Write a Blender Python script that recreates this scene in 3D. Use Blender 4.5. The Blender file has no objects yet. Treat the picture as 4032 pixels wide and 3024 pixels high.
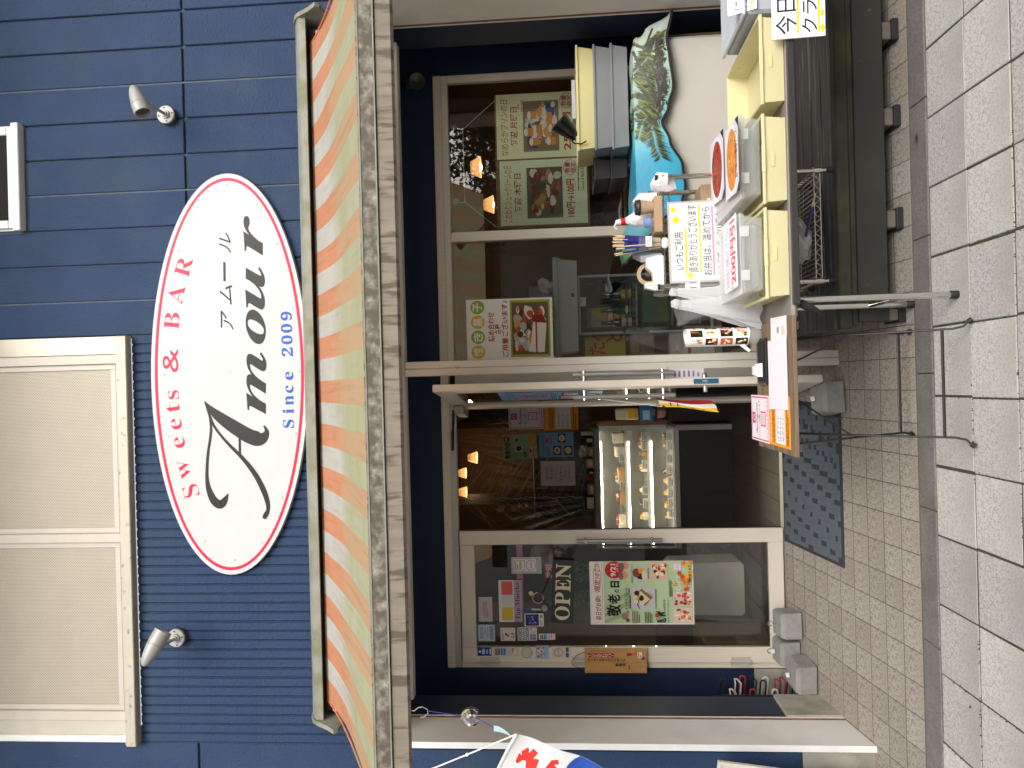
import bpy, math, random
from mathutils import Vector, Matrix
random.seed(7)
SC = bpy.context.scene
COL = SC.collection
R = math.radians

# ------------------------------------------------------------------ camera
# phone held sideways: the picture's left is up in the street
PITCH, ROLL, EYE = R(4.35), R(1.5), 1.57
fw = Vector((0, math.cos(PITCH), math.sin(PITCH)))
up = Vector((0, -math.sin(PITCH), math.cos(PITCH)))
rt = Vector((1, 0, 0))
cx = math.cos(ROLL) * -up - math.sin(ROLL) * rt
cy = math.sin(ROLL) * -up + math.cos(ROLL) * rt
cz = -fw
cd = bpy.data.cameras.new('camera')
cd.sensor_width = 36; cd.lens = 36 * 3000 / 4032; cd.clip_start = 0.05; cd.clip_end = 400
cam = bpy.data.objects.new('camera', cd); COL.objects.link(cam)
mw = Matrix.Identity(4)
for i in range(3):
    mw[i][0], mw[i][1], mw[i][2] = cx[i], cy[i], cz[i]
mw[2][3] = EYE
cam.matrix_world = mw
SC.camera = cam

# ------------------------------------------------------------------ daylight
SUN_EL, SUN_AZ = R(36), R(160)
w = bpy.data.worlds.new('World'); SC.world = w; w.use_nodes = True
nt = w.node_tree
sky = nt.nodes.new('ShaderNodeTexSky'); sky.sky_type = 'NISHITA'; sky.sun_disc = False
sky.sun_elevation = SUN_EL; sky.sun_rotation = SUN_AZ
sky.air_density = 1.2; sky.dust_density = 4.0; sky.ozone_density = 1.0
hs = nt.nodes.new('ShaderNodeHueSaturation'); hs.inputs['Saturation'].default_value = 0.28
nt.links.new(sky.outputs[0], hs.inputs['Color'])
nt.links.new(hs.outputs[0], nt.nodes['Background'].inputs[0])
nt.nodes['Background'].inputs[1].default_value = 0.15
sl = bpy.data.lights.new('sun', 'SUN'); sl.energy = 1.0; sl.angle = R(35); sl.color = (1, .96, .9)
so = bpy.data.objects.new('sun', sl); COL.objects.link(so)
sd = Vector((math.sin(SUN_AZ) * math.cos(SUN_EL), math.cos(SUN_AZ) * math.cos(SUN_EL), math.sin(SUN_EL)))
so.rotation_euler = sd.to_track_quat('Z', 'Y').to_euler(); so.location = sd * 30
vs = SC.view_settings
vs.view_transform = 'Standard'; vs.look = 'None'; vs.gamma = 1; vs.use_curve_mapping = False
vs.exposure = 0.6
SC.cycles.use_denoising = True
SC.cycles.max_bounces = 10; SC.cycles.transparent_max_bounces = 24
SC.cycles.sample_clamp_indirect = 6

# ------------------------------------------------------------------ materials
MATS = {}
def mat(n, c=(.5, .5, .5), r=.5, m=0, var=.06, vsc=9, bump=0, bs=120, bd=.002, dirt=None, ds=4, da=.6, dw=.12,
        spec=.5, coat=0, alpha=1, emis=None, es=0, transl=0, stretch=None, speck=None, ss=400, sa=.5):
    if n in MATS: return MATS[n]
    M = bpy.data.materials.new(n); MATS[n] = M; M.use_nodes = True
    t = M.node_tree; N = t.nodes; L = t.links
    b = N['Principled BSDF']; out = N['Material Output']
    b.inputs['Roughness'].default_value = r; b.inputs['Metallic'].default_value = m
    b.inputs['Specular IOR Level'].default_value = spec; b.inputs['Coat Weight'].default_value = coat
    b.inputs['Base Color'].default_value = (*c, 1)
    tc = N.new('ShaderNodeTexCoord'); vec = tc.outputs['Object']
    if stretch:
        mp = N.new('ShaderNodeMapping'); mp.inputs['Scale'].default_value = stretch
        L.new(vec, mp.inputs[0]); vec = mp.outputs[0]
    def noise(s, d=4):
        n_ = N.new('ShaderNodeTexNoise'); n_.inputs['Scale'].default_value = s; n_.inputs['Detail'].default_value = d
        L.new(vec, n_.inputs['Vector']); return n_.outputs['Fac']
    def mix(f, a, bb):
        x = N.new('ShaderNodeMix'); x.data_type = 'RGBA'
        L.new(f, x.inputs[0])
        for v, k in ((a, 6), (bb, 7)):
            if isinstance(v, tuple): x.inputs[k].default_value = (*v, 1)
            else: L.new(v, x.inputs[k])
        return x.outputs[2]
    def ramp(f, lo, hi, top=1):
        q = N.new('ShaderNodeMapRange'); q.inputs[1].default_value = lo; q.inputs[2].default_value = hi
        q.inputs[4].default_value = top; L.new(f, q.inputs[0]); return q.outputs[0]
    col = None
    if var:
        col = mix(ramp(noise(vsc), .3, .7), tuple(max(0, x * (1 - var)) for x in c), tuple(min(1, x * (1 + var)) for x in c))
    if speck:
        vo = N.new('ShaderNodeTexVoronoi'); vo.inputs['Scale'].default_value = ss; L.new(vec, vo.inputs['Vector'])
        col = mix(ramp(vo.outputs['Color'], .42, .78, sa), col or c, speck)
    if dirt:
        col = mix(ramp(noise(ds, 8), da - dw, da + dw), col or c, dirt)
    if col: L.new(col, b.inputs['Base Color'])
    if bump:
        bn = N.new('ShaderNodeBump'); bn.inputs['Strength'].default_value = bump; bn.inputs['Distance'].default_value = bd
        L.new(noise(bs, 3), bn.inputs['Height']); L.new(bn.outputs[0], b.inputs['Normal'])
    if emis:
        b.inputs['Emission Color'].default_value = (*emis, 1); b.inputs['Emission Strength'].default_value = es
    sh = b.outputs[0]
    if transl:
        tr = N.new('ShaderNodeBsdfTranslucent')
        if col: L.new(col, tr.inputs[0])
        else: tr.inputs[0].default_value = (*c, 1)
        mx = N.new('ShaderNodeMixShader'); mx.inputs[0].default_value = transl
        L.new(sh, mx.inputs[1]); L.new(tr.outputs[0], mx.inputs[2]); sh = mx.outputs[0]
    if alpha < 1:
        tp = N.new('ShaderNodeBsdfTransparent')
        mx = N.new('ShaderNodeMixShader'); mx.inputs[0].default_value = alpha
        L.new(tp.outputs[0], mx.inputs[1]); L.new(sh, mx.inputs[2]); sh = mx.outputs[0]
    L.new(sh, out.inputs[0])
    return M

def glass(n, tint=(.9, .93, .91), ior=1.5, rough=0.0, bump=0):
    if n in MATS: return MATS[n]
    M = bpy.data.materials.new(n); MATS[n] = M; M.use_nodes = True
    t = M.node_tree; N = t.nodes; L = t.links
    N.remove(N['Principled BSDF'])
    tp = N.new('ShaderNodeBsdfTransparent'); tp.inputs[0].default_value = (*tint, 1)
    gl = N.new('ShaderNodeBsdfGlossy'); gl.inputs['Roughness'].default_value = rough
    fr = N.new('ShaderNodeFresnel'); fr.inputs[0].default_value = ior
    mx = N.new('ShaderNodeMixShader')
    L.new(fr.outputs[0], mx.inputs[0]); L.new(tp.outputs[0], mx.inputs[1]); L.new(gl.outputs[0], mx.inputs[2])
    if bump:
        tc = N.new('ShaderNodeTexCoord'); nz = N.new('ShaderNodeTexNoise'); nz.inputs['Scale'].default_value = 18
        L.new(tc.outputs['Object'], nz.inputs['Vector'])
        bn = N.new('ShaderNodeBump'); bn.inputs['Strength'].default_value = bump; bn.inputs['Distance'].default_value = .02
        L.new(nz.outputs[0], bn.inputs['Height']); L.new(bn.outputs[0], gl.inputs['Normal']); L.new(bn.outputs[0], fr.inputs['Normal'])
    L.new(mx.outputs[0], N['Material Output'].inputs[0])
    return M

def ink(c, r=.45):
    return mat('print_%02x%02x%02x' % tuple(int(max(0, min(1, x)) * 255) for x in c), c, r=r, var=0, spec=.18)
def srgb(h):
    h = h.lstrip('#'); v = [int(h[i:i + 2], 16) / 255 for i in (0, 2, 4)]
    return tuple(x / 12.92 if x <= .04045 else ((x + .055) / 1.055) ** 2.4 for x in v)
def K(h, r=.45): return ink(srgb(h), r)

# ------------------------------------------------------------------ mesh building
class MB:
    def __init__(s): s.v = []; s.f = []; s.mi = []; s.sm = []; s.mats = []
    def _m(s, m):
        if m not in s.mats: s.mats.append(m)
        return s.mats.index(m)
    def add(s, vs_, fs, m, smooth=False):
        b = len(s.v); k = s._m(m); s.v += [tuple(v) for v in vs_]
        for f in fs:
            s.f.append(tuple(b + i for i in f)); s.mi.append(k); s.sm.append(smooth)
        return s
    def box(s, x0, x1, y0, y1, z0, z1, m, c=0, M=None):
        if x1 < x0: x0, x1 = x1, x0
        if y1 < y0: y0, y1 = y1, y0
        if z1 < z0: z0, z1 = z1, z0
        c = min(c, (x1 - x0) * .45, (y1 - y0) * .45, (z1 - z0) * .45)
        if c <= 0:
            V = [(x, y, z) for x in (x0, x1) for y in (y0, y1) for z in (z0, z1)]
            Fs = [(0, 1, 3, 2), (4, 6, 7, 5), (0, 4, 5, 1), (2, 3, 7, 6), (0, 2, 6, 4), (1, 5, 7, 3)]
        else:
            V = []; Fs = []
            lo = (x0, y0, z0); hi = (x1, y1, z1)
            idx = {}
            for sx in (0, 1):
                for sy in (0, 1):
                    for sz in (0, 1):
                        S = (sx, sy, sz)
                        for a in range(3):
                            p = []
                            for k in range(3):
                                e = hi[k] if S[k] else lo[k]
                                if k != a: e += -c if S[k] else c
                                p.append(e)
                            idx[(S, a)] = len(V); V.append(tuple(p))
            for a in range(3):
                u, w_ = [k for k in range(3) if k != a]
                for sa in (0, 1):
                    q = []
                    for su, sw in ((0, 0), (1, 0), (1, 1), (0, 1)):
                        S = [0, 0, 0]; S[a] = sa; S[u] = su; S[w_] = sw; q.append(idx[(tuple(S), a)])
                    if (sa == 0) ^ (a == 1): q.reverse()
                    Fs.append(tuple(q))
            for a in range(3):          # edge strips parallel to axis a
                u, w_ = [k for k in range(3) if k != a]
                for su in (0, 1):
                    for sw in (0, 1):
                        S0 = [0, 0, 0]; S0[u] = su; S0[w_] = sw; S1 = list(S0); S1[a] = 1
                        S0 = tuple(S0); S1 = tuple(S1)
                        q = [idx[(S0, u)], idx[(S0, w_)], idx[(S1, w_)], idx[(S1, u)]]
                        if ((su + sw) % 2 == 0) ^ (a == 1): q.reverse()
                        Fs.append(tuple(q))
            for sx in (0, 1):
                for sy in (0, 1):
                    for sz in (0, 1):
                        S = (sx, sy, sz); q = [idx[(S, a)] for a in range(3)]
                        if (sx + sy + sz) % 2 == 0: q.reverse()
                        Fs.append(tuple(q))
        if M is not None: V = [M @ Vector(v) for v in V]
        return s.add(V, Fs, m)
    def prism(s, pts, vec, m, smooth=False):
        n = len(pts); vec = Vector(vec)
        P = [Vector(p) for p in pts]; V = P + [p + vec for p in P]
        nrm = Vector((0, 0, 0))
        for i in range(n): nrm += P[i].cross(P[(i + 1) % n])
        Fs = [tuple(range(n)), tuple(range(2 * n - 1, n - 1, -1))] + [(i, i + n, (i + 1) % n + n, (i + 1) % n) for i in range(n)]
        if nrm.dot(vec) > 0: Fs = [tuple(reversed(f)) for f in Fs]
        b = len(s.f); s.add(V, Fs, m)
        if smooth:
            for i in range(b + 2, len(s.f)): s.sm[i] = True
        return s
    def tube(s, pts, r, m, n=8, closed=False, flat=None):
        P = [Vector(p) for p in pts]; N_ = len(P); V = []; Fs = []
        rr = r if isinstance(r, (list, tuple)) else [r] * N_
        prev = None
        for i, p in enumerate(P):
            if closed: t = P[(i + 1) % N_] - P[i - 1]
            else: t = P[min(i + 1, N_ - 1)] - P[max(i - 1, 0)]
            if t.length < 1e-9: t = Vector((0, 0, 1))
            t.normalize()
            if prev is None:
                a = Vector((0, 0, 1)) if abs(t.z) < .9 else Vector((1, 0, 0))
                u = t.cross(a).normalized()
            else:
                u = (prev - t * prev.dot(t))
                u = u.normalized() if u.length > 1e-6 else t.orthogonal().normalized()
            prev = u; w_ = t.cross(u)
            for k in range(n):
                A = 2 * math.pi * (k + .5) / n
                V.append(p + (u * math.cos(A) + w_ * math.sin(A)) * rr[i])
        for i in range(N_ if closed else N_ - 1):
            j = (i + 1) % N_
            for k in range(n):
                l = (k + 1) % n; Fs.append((i * n + k, i * n + l, j * n + l, j * n + k))
        if not closed:
            Fs.append(tuple(range(n - 1, -1, -1))); Fs.append(tuple((N_ - 1) * n + k for k in range(n)))
        return s.add(V, Fs, m, n > 4)
    def lathe(s, prof, o, ax, m, n=20, cap=True):
        """profile of (radius, height along axis) turned round the axis ax through o"""
        o = Vector(o); a = Vector(ax).normalized(); u = a.orthogonal().normalized(); w_ = a.cross(u)
        V = []; Fs = []
        for r_, h in prof:
            for k in range(n):
                A = 2 * math.pi * k / n
                V.append(o + a * h + (u * math.cos(A) + w_ * math.sin(A)) * max(r_, 1e-5))
        for i in range(len(prof) - 1):
            for k in range(n):
                l = (k + 1) % n; Fs.append((i * n + k, i * n + l, (i + 1) * n + l, (i + 1) * n + k))
        if cap:
            Fs.append(tuple(range(n - 1, -1, -1))); b = (len(prof) - 1) * n; Fs.append(tuple(b + k for k in range(n)))
        return s.add(V, Fs, m, True)
    def ball(s, o, r, m, n=12, sc=(1, 1, 1)):
        V = []; Fs = []; h = n // 2
        for i in range(h + 1):
            t = math.pi * i / h
            for k in range(n):
                A = 2 * math.pi * k / n
                V.append((o[0] + r * sc[0] * math.sin(t) * math.cos(A), o[1] + r * sc[1] * math.sin(t) * math.sin(A), o[2] + r * sc[2] * math.cos(t)))
        for i in range(h):
            for k in range(n):
                l = (k + 1) % n; Fs.append((i * n + k, (i + 1) * n + k, (i + 1) * n + l, i * n + l))
        return s.add(V, Fs, m, True)
    def grid(s, fn, nu, nv, m, mf=None, smooth=True):
        V = [fn(i / nu, j / nv) for j in range(nv + 1) for i in range(nu + 1)]
        for j in range(nv):
            for i in range(nu):
                pass
        b = len(s.v); s.v += [tuple(v) for v in V]
        for j in range(nv):
            for i in range(nu):
                a = b + j * (nu + 1) + i
                s.f.append((a, a + 1, a + nu + 2, a + nu + 1)); s.mi.append(s._m(mf(i, j) if mf else m)); s.sm.append(smooth)
        return s
    def build(s, name, parent=None, loc=None):
        root = parent
        while root is not None and root.parent is not None: root = root.parent
        if root is not None: o = root['o']
        elif loc is not None: o = loc
        else:
            xs = [v[0] for v in s.v]; ys = [v[1] for v in s.v]; zs = [v[2] for v in s.v]
            o = ((min(xs) + max(xs)) / 2, (min(ys) + max(ys)) / 2, min(zs))
        me = bpy.data.meshes.new(name)
        me.from_pydata([(v[0] - o[0], v[1] - o[1], v[2] - o[2]) for v in s.v], [], s.f)
        for m in s.mats: me.materials.append(m)
        me.polygons.foreach_set('material_index', s.mi)
        me.polygons.foreach_set('use_smooth', s.sm)
        me.update()
        if any(s.sm): me.set_sharp_from_angle(angle=R(38))
        ob = bpy.data.objects.new(name, me); COL.objects.link(ob)
        if parent is None: ob.location = o; ob['o'] = list(o)
        else: ob.parent = parent
        return ob

def tag(o, label=None, cat=None, group=None, kind=None):
    if label: o['label'] = label
    if cat: o['category'] = cat
    if group: o['group'] = group
    if kind: o['kind'] = kind
    return o
def thing(name, label, cat, loc, group=None):
    o = bpy.data.objects.new(name, None); COL.objects.link(o); o.location = loc; o['o'] = list(loc)
    o.empty_display_size = .05
    return tag(o, label, cat, group)
def one(mb, name, label, cat, group=None): return tag(mb.build(name), label, cat, group)
def struct(mb, name): return tag(mb.build(name), kind='structure')
def dup(root, loc, label=None, group=None):
    def cp(o, par):
        c = o.copy(); COL.objects.link(c)
        if par is not None: c.parent = par
        for ch in o.children: cp(ch, c)
        return c
    r_ = cp(root, None); r_.location = loc
    if label: r_['label'] = label
    if group: r_['group'] = group
    return r_
def share(src, parent, off, name=None):
    c = src.copy(); COL.objects.link(c); c.parent = parent; c.location = off; return c

# ------------------------------------------------------------------ lettering and flat print
_TX = {}
def glyphs(s, bold=0, shear=0):
    k = (s, bold, shear)
    if k in _TX: return _TX[k]
    c = bpy.data.curves.new('lettering', 'FONT'); c.body = s; c.size = 1; c.offset = bold; c.shear = shear; c.resolution_u = 3
    o = bpy.data.objects.new('lettering', c); me = bpy.data.meshes.new_from_object(o)
    V = [(v.co.x, v.co.y) for v in me.vertices]; Fs = [tuple(p.vertices) for p in me.polygons]
    bpy.data.objects.remove(o); bpy.data.meshes.remove(me); bpy.data.curves.remove(c)
    _TX[k] = (V, Fs); return _TX[k]

class Print:
    """a flat printed sheet: u to the right, v up, in fractions of its width and height"""
    def __init__(s, w_, h, base, thick=.0012, back=None, corner=0, th_c=None):
        s.w = w_; s.h = h; s.lv = 0; s.b = MB(); s.t = thick; s.base = base; s.tris = []
        pts = [(0, 0), (1, 0), (1, 1), (0, 1)]
        if corner:
            pts = []
            for (cx_, cy_, a0) in ((1 - corner / w_, 1 - corner / h, 0), (corner / w_, 1 - corner / h, 90), (corner / w_, corner / h, 180), (1 - corner / w_, corner / h, 270)):
                for q in range(4):
                    a = R(a0 + q * 30); pts.append((cx_ + corner / w_ * math.cos(a), cy_ + corner / h * math.sin(a)))
        s.outline = pts
    def poly(s, pts, m, lv=None):
        if lv is None: s.lv += 1; lv = s.lv
        s.tris.append(([(x, y) for x, y in pts], [tuple(range(len(pts)))], m, lv)); return s
    def rect(s, x0, y0, x1, y1, m): return s.poly([(x0, y0), (x1, y0), (x1, y1), (x0, y1)], m)
    def frame(s, x0, y0, x1, y1, t, m):
        tx, ty = t / s.w, t / s.h; s.lv += 1
        for a in ((x0, y0, x1, y0 + ty), (x0, y1 - ty, x1, y1), (x0, y0 + ty, x0 + tx, y1 - ty), (x1 - tx, y0 + ty, x1, y1 - ty)):
            s.poly([(a[0], a[1]), (a[2], a[1]), (a[2], a[3]), (a[0], a[3])], m, s.lv)
        return s
    def disc(s, x, y, rx, ry, m, n=20):
        return s.poly([(x + rx * math.cos(2 * math.pi * k / n), y + ry * math.sin(2 * math.pi * k / n)) for k in range(n)], m)
    def ring(s, x, y, rx, ry, t, m, n=24):
        s.lv += 1; tx, ty = t / s.w, t / s.h
        for k in range(n):
            a, b = 2 * math.pi * k / n, 2 * math.pi * (k + 1) / n
            s.poly([(x + rx * math.cos(a), y + ry * math.sin(a)), (x + rx * math.cos(b), y + ry * math.sin(b)),
                    (x + (rx - tx) * math.cos(b), y + (ry - ty) * math.sin(b)), (x + (rx - tx) * math.cos(a), y + (ry - ty) * math.sin(a))], m, s.lv)
        return s
    def stroke(s, pts, m, lv=None):
        """a brush line of (x, y, width) in metres measured from the lower left corner"""
        if lv is None: s.lv += 1; lv = s.lv
        L_, R_ = [], []
        for i, (x, y, wd) in enumerate(pts):
            a = pts[max(0, i - 1)]; b = pts[min(len(pts) - 1, i + 1)]
            dx, dy = b[0] - a[0], b[1] - a[1]; q = math.hypot(dx, dy) or 1
            L_.append(((x - dy / q * wd / 2) / s.w, (y + dx / q * wd / 2) / s.h)); R_.append(((x + dy / q * wd / 2) / s.w, (y - dx / q * wd / 2) / s.h))
        for i in range(len(pts) - 1): s.poly([R_[i], R_[i + 1], L_[i + 1], L_[i]], m, lv)
        return s
    def text(s, t, x0, y0, x1, y1, m, bold=0, shear=0, rot=0):
        V, Fs = glyphs(t, bold, shear)
        if not V: return s
        s.lv += 1
        ax, bx = min(v[0] for v in V), max(v[0] for v in V); ay, by = min(v[1] for v in V), max(v[1] for v in V)
        sx, sy = (x1 - x0) / max(bx - ax, 1e-6), (y1 - y0) / max(by - ay, 1e-6)
        P = [(x0 + (v[0] - ax) * sx, y0 + (v[1] - ay) * sy) for v in V]
        if rot:
            cx_, cy_ = (x0 + x1) / 2 * s.w, (y0 + y1) / 2 * s.h; c_, s_ = math.cos(R(rot)), math.sin(R(rot))
            P = [((cx_ + (p[0] * s.w - cx_) * c_ - (p[1] * s.h - cy_) * s_) / s.w, (cy_ + (p[0] * s.w - cx_) * s_ + (p[1] * s.h - cy_) * c_) / s.h) for p in P]
        s.tris.append((P, Fs, m, s.lv)); return s
    def lines(s, x0, y0, x1, y1, n, m, seed=0):
        """rows of small print too fine to read: broken short bars"""
        rr = random.Random(seed); s.lv += 1; dy = (y1 - y0) / n
        for i in range(n):
            y = y1 - (i + .5) * dy; x = x0
            e = x1 if i < n - 1 else x0 + (x1 - x0) * rr.uniform(.5, .9)
            while x < e:
                l = min(rr.uniform(.05, .16) * (x1 - x0), e - x)
                s.poly([(x, y - dy * .22), (x + l, y - dy * .22), (x + l, y + dy * .22), (x, y + dy * .22)], m, s.lv); x += l + .02 * (x1 - x0)
        return s
    def pic(s, x0, y0, x1, y1, bg, cols, n=14, seed=1, big=.3):
        s.rect(x0, y0, x1, y1, bg); rr = random.Random(seed)
        for i in range(n):
            rx = (x1 - x0) * big * rr.uniform(.35, 1) / 2; ry = (y1 - y0) * big * rr.uniform(.35, 1) / 2
            x = rr.uniform(x0 + rx, x1 - rx); y = rr.uniform(y0 + ry, y1 - ry)
            k = rr.randint(6, 10); s.lv += .2
            s.poly([(x + rx * rr.uniform(.6, 1) * math.cos(2 * math.pi * q / k), y + ry * rr.uniform(.6, 1) * math.sin(2 * math.pi * q / k)) for q in range(k)], cols[i % len(cols)], s.lv)
        s.lv += 1; return s
    def mesh(s, o, U=(1, 0, 0), V=(0, 0, 1), mb=None, warp=None):
        o, U, V = Vector(o), Vector(U).normalized(), Vector(V).normalized(); Nn = U.cross(V)
        b = mb or MB()
        b.prism([o + U * (x * s.w) + V * (y * s.h) for x, y in s.outline], -Nn * s.t, s.base)
        for P, Fs, m, lv in s.tris:
            b.add([o + U * (x * s.w) + V * (y * s.h) + Nn * (.00025 + .00012 * lv) for x, y in P], Fs, m)
        return b
# ------------------------------------------------------------------ surfaces of the place
blue = mat('blue_siding_paint', (.027, .050, .106), r=.62, spec=.15, var=.12, vsc=3, bump=.9, bs=75, bd=.006, dirt=(.036, .062, .105), ds=2.2, da=.62)
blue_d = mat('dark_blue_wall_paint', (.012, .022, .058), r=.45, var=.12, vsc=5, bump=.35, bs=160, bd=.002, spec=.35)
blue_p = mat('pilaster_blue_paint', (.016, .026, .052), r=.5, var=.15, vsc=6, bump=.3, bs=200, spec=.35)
backing = mat('groove_backing', (.045, .07, .11), r=.7)
caulk = mat('caulked_joint', (.07, .09, .12), r=.7, var=.2, vsc=20)
alu = mat('champagne_aluminium', (.71, .645, .54), r=.45, m=.05, var=.05, vsc=3, stretch=(30, 30, 1))
alu_l = mat('pale_aluminium', (.64, .59, .51), r=.42, m=.05, var=.05, vsc=2)
alu_g = mat('grey_aluminium', (.50, .475, .43), r=.45, m=.12, var=.06, vsc=4)
dark_rub = mat('black_rubber', (.012, .012, .012), r=.6)
grey_pan = mat('grey_coated_panel', (.70, .685, .66), r=.55, var=.05, vsc=4, dirt=(.6, .585, .55), ds=3, da=.66)
white_trim = mat('white_coated_trim', (.74, .74, .73), r=.4, var=.04, dirt=(.45, .43, .4), ds=14, da=.74, dw=.05)
rust = mat('rusty_edge', (.2, .09, .04), r=.8, var=.3, vsc=25)
conc = mat('plinth_concrete', (.34, .325, .285), r=.85, var=.14, vsc=7, bump=.4, bs=80, dirt=(.2, .2, .15), ds=6, da=.6)
steel_post = mat('grey_steel_post', (.57, .54, .485), r=.45, m=.05, var=.06, vsc=4, dirt=(.27, .24, .2), ds=9, da=.72, dw=.05)
chrome = mat('chrome', (.72, .71, .68), r=.14, m=1, var=.03)
brushed = mat('brushed_steel', (.5, .49, .46), r=.32, m=.9, var=.04)
pane_m = glass('window_glass', (.95, .96, .95), 1.7)
wood_d = mat('dark_deck_wood', (.022, .021, .022), r=.6, var=.35, vsc=6, stretch=(.5, 8, 8), bump=.3, bs=60, dirt=(.15, .145, .14), ds=5, da=.60, dw=.05)
wood_o = mat('old_mossy_beam', (.02, .019, .013), r=.8, var=.3, vsc=8, bump=.5, bs=60, dirt=(.045, .048, .02), ds=5, da=.55)
paver_m = [mat('paver_granite_%d' % i, c, r=.85, var=.08, vsc=6, bump=.5, bs=160, bd=.003, speck=s_, ss=165, sa=.62, dirt=(c[0] * .68, c[1] * .68, c[2] * .66), ds=2.2, da=.56)
           for i, (c, s_) in enumerate([((.47, .46, .425), (.21, .203, .187)), ((.44, .425, .40), (.18, .17, .163)), ((.51, .50, .46), (.22, .215, .2)), ((.41, .398, .37), (.17, .168, .16))])]
tile_m = [mat('ramp_tile_%d' % i, c, r=.75, var=.10, vsc=9, bump=.2, bs=250, speck=(.12, .102, .085), ss=150, sa=.7, dirt=(c[0] * .72, c[1] * .7, c[2] * .68), ds=2.5, da=.6)
          for i, c in enumerate([(.325, .292, .252), (.295, .265, .228), (.345, .315, .278)])]
grout = mat('dark_grout', (.105, .09, .075), r=.9, var=.2, vsc=20)
joint_m = mat('mossy_joint_sand', (.045, .045, .03), r=.95, var=.4, vsc=14)
strip_m = mat('curb_strip_concrete', (.17, .16, .148), r=.9, var=.12, vsc=8, bump=.3, bs=150, speck=(.09, .083, .075), ss=140, sa=.55, dirt=(.12, .11, .1), ds=6, da=.62)

S1, S2, YC, YT, ZT = .0297, .159, 3.43, 3.588, .0045
def zp(y): return S1 * (y - YC)
def zt(y): return ZT + S2 * (y - YT)

# ------------------------------------------------------------------ ground
b = MB(); b.add([(-40, -30, zp(-2)), (40, -30, zp(-2)), (40, -2.01, zp(-2)), (-40, -2.01, zp(-2))], [(0, 1, 2, 3)], mat('asphalt', (.09, .09, .088), r=.9, var=.15, bump=.4, bs=200))
struct(b, 'road')
b = MB(); b.prism([(-40, -2, zp(-2) - .004), (40, -2, zp(-2) - .004), (40, .75, zp(.75) - .004), (-40, .75, zp(.75) - .004)], (0, 0, -.1), paver_m[0]); struct(b, 'walkway')
b = MB(); b.prism([(-40, .751, zp(.751) - .0035), (40, .751, zp(.751) - .0035), (40, YC, -.0035), (-40, YC, -.0035)], (0, 0, -.2), joint_m)
pave = struct(b, 'pavement'); pave['o'] = list(pave.location)
pm = []
for k in range(8):           # a few worn slabs share their mesh
    rr = random.Random(k); q = MB(); c = .2945 / 2
    q.box(-c + rr.uniform(0, .002), c - rr.uniform(0, .002), -c + .0012, c - .0012, -.05, 0, paver_m[[0, 1, 2, 0, 1, 3, 2, 0][k]], c=.003)
    me = q.build('paver', None, (0, 0, 0)); COL.objects.unlink(me); pm.append(me.data); bpy.data.objects.remove(me)
for i in range(-9, 10):
    for j in range(0, 9):
        x = -1.0 + .3 * i + .15 + 1.0 * 0; y = YC - .002 - .297 * (j + .5)
        m_ = pm[random.choice((0, 1, 2, 2, 3, 4, 6, 5)) if j < 2 else random.choice((1, 4, 5, 5, 0, 2))]
        o = bpy.data.objects.new('paver', m_); COL.objects.link(o); o.parent = pave
        o.location = Vector((x + random.gauss(0, .0018), y + random.gauss(0, .0018), zp(y) + random.uniform(-.002, .0016))) - Vector(pave['o'])
        o.rotation_euler = (math.atan(S1) + random.uniform(-.003, .003), random.uniform(-.003, .003), random.uniform(-.007, .007))
# chewing gum and stains on the slabs
g_ = mat('old_gum', (.045, .042, .04), r=.8, var=.2)
moss = mat('joint_moss', (.06, .075, .02), r=.95, var=.5, vsc=90)
q = MB()
for x, y, r_ in ((-1.55, 2.83, .013), (-1.62, 2.96, .009), (-.83, 2.72, .014), (-.86, 2.58, .007), (.02, 2.66, .012), (.55, 2.72, .008), (-1.19, 2.74, .007), (.35, 2.44, .012), (-.35, 2.6, .008), (-1.35, 3.2, .007)):
    n = 9; q.add([(x + r_ * random.uniform(.6, 1.25) * math.cos(6.283 * k / n), y + r_ * random.uniform(.6, 1.6) * math.sin(6.283 * k / n), zp(y) + .0028) for k in range(n)], [tuple(range(n))], g_)
tag(q.build('gum_stains'), kind='stuff')
q = MB()
for k in range(1300):
    i = random.randint(-9, 9); j = random.randint(0, 3)
    if random.random() < .5: x, y = -1.0 + .3 * i + random.gauss(0, .003), YC - .297 * random.uniform(0, 4)
    else: x, y = random.uniform(-2, 2.2), YC - .002 - .297 * j + random.gauss(0, .003)
    if math.sin(x * 3.1 + 1) + math.sin(y * 5 + x) < .1: continue
    h = random.uniform(.003, .006); a = random.uniform(0, 6.28); r_ = random.uniform(.003, .008)
    q.add([(x + r_ * math.cos(a), y + r_ * math.sin(a), zp(y) - .006), (x + r_ * math.cos(a + 2.1), y + r_ * math.sin(a + 2.1), zp(y) - .006), (x + r_ * math.cos(a + 4.2), y + r_ * math.sin(a + 4.2), zp(y) - .006), (x, y, zp(y) + h)], [(0, 1, 3), (1, 2, 3), (2, 0, 3)], moss)
tag(q.build('moss'), kind='stuff')
b = MB()
x = -6.0
while x < 6:
    b.box(x, x + .597, YC + .002, YT - .003, -.16, 0.0 + .003, strip_m, c=.004); x += .6
struct(b, 'kerb_strip')
b = MB(); b.prism([(-6, YT, ZT - .0016), (6, YT, ZT - .0016), (6, 5.02, zt(5.02) - .0016), (-6, 5.02, zt(5.02) - .0016)], (0, 0, -.2), grout)
ramp = struct(b, 'entrance_ramp'); ramp['o'] = list(ramp.location)
TX, TY = .1502, .1435
tmesh = []
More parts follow.
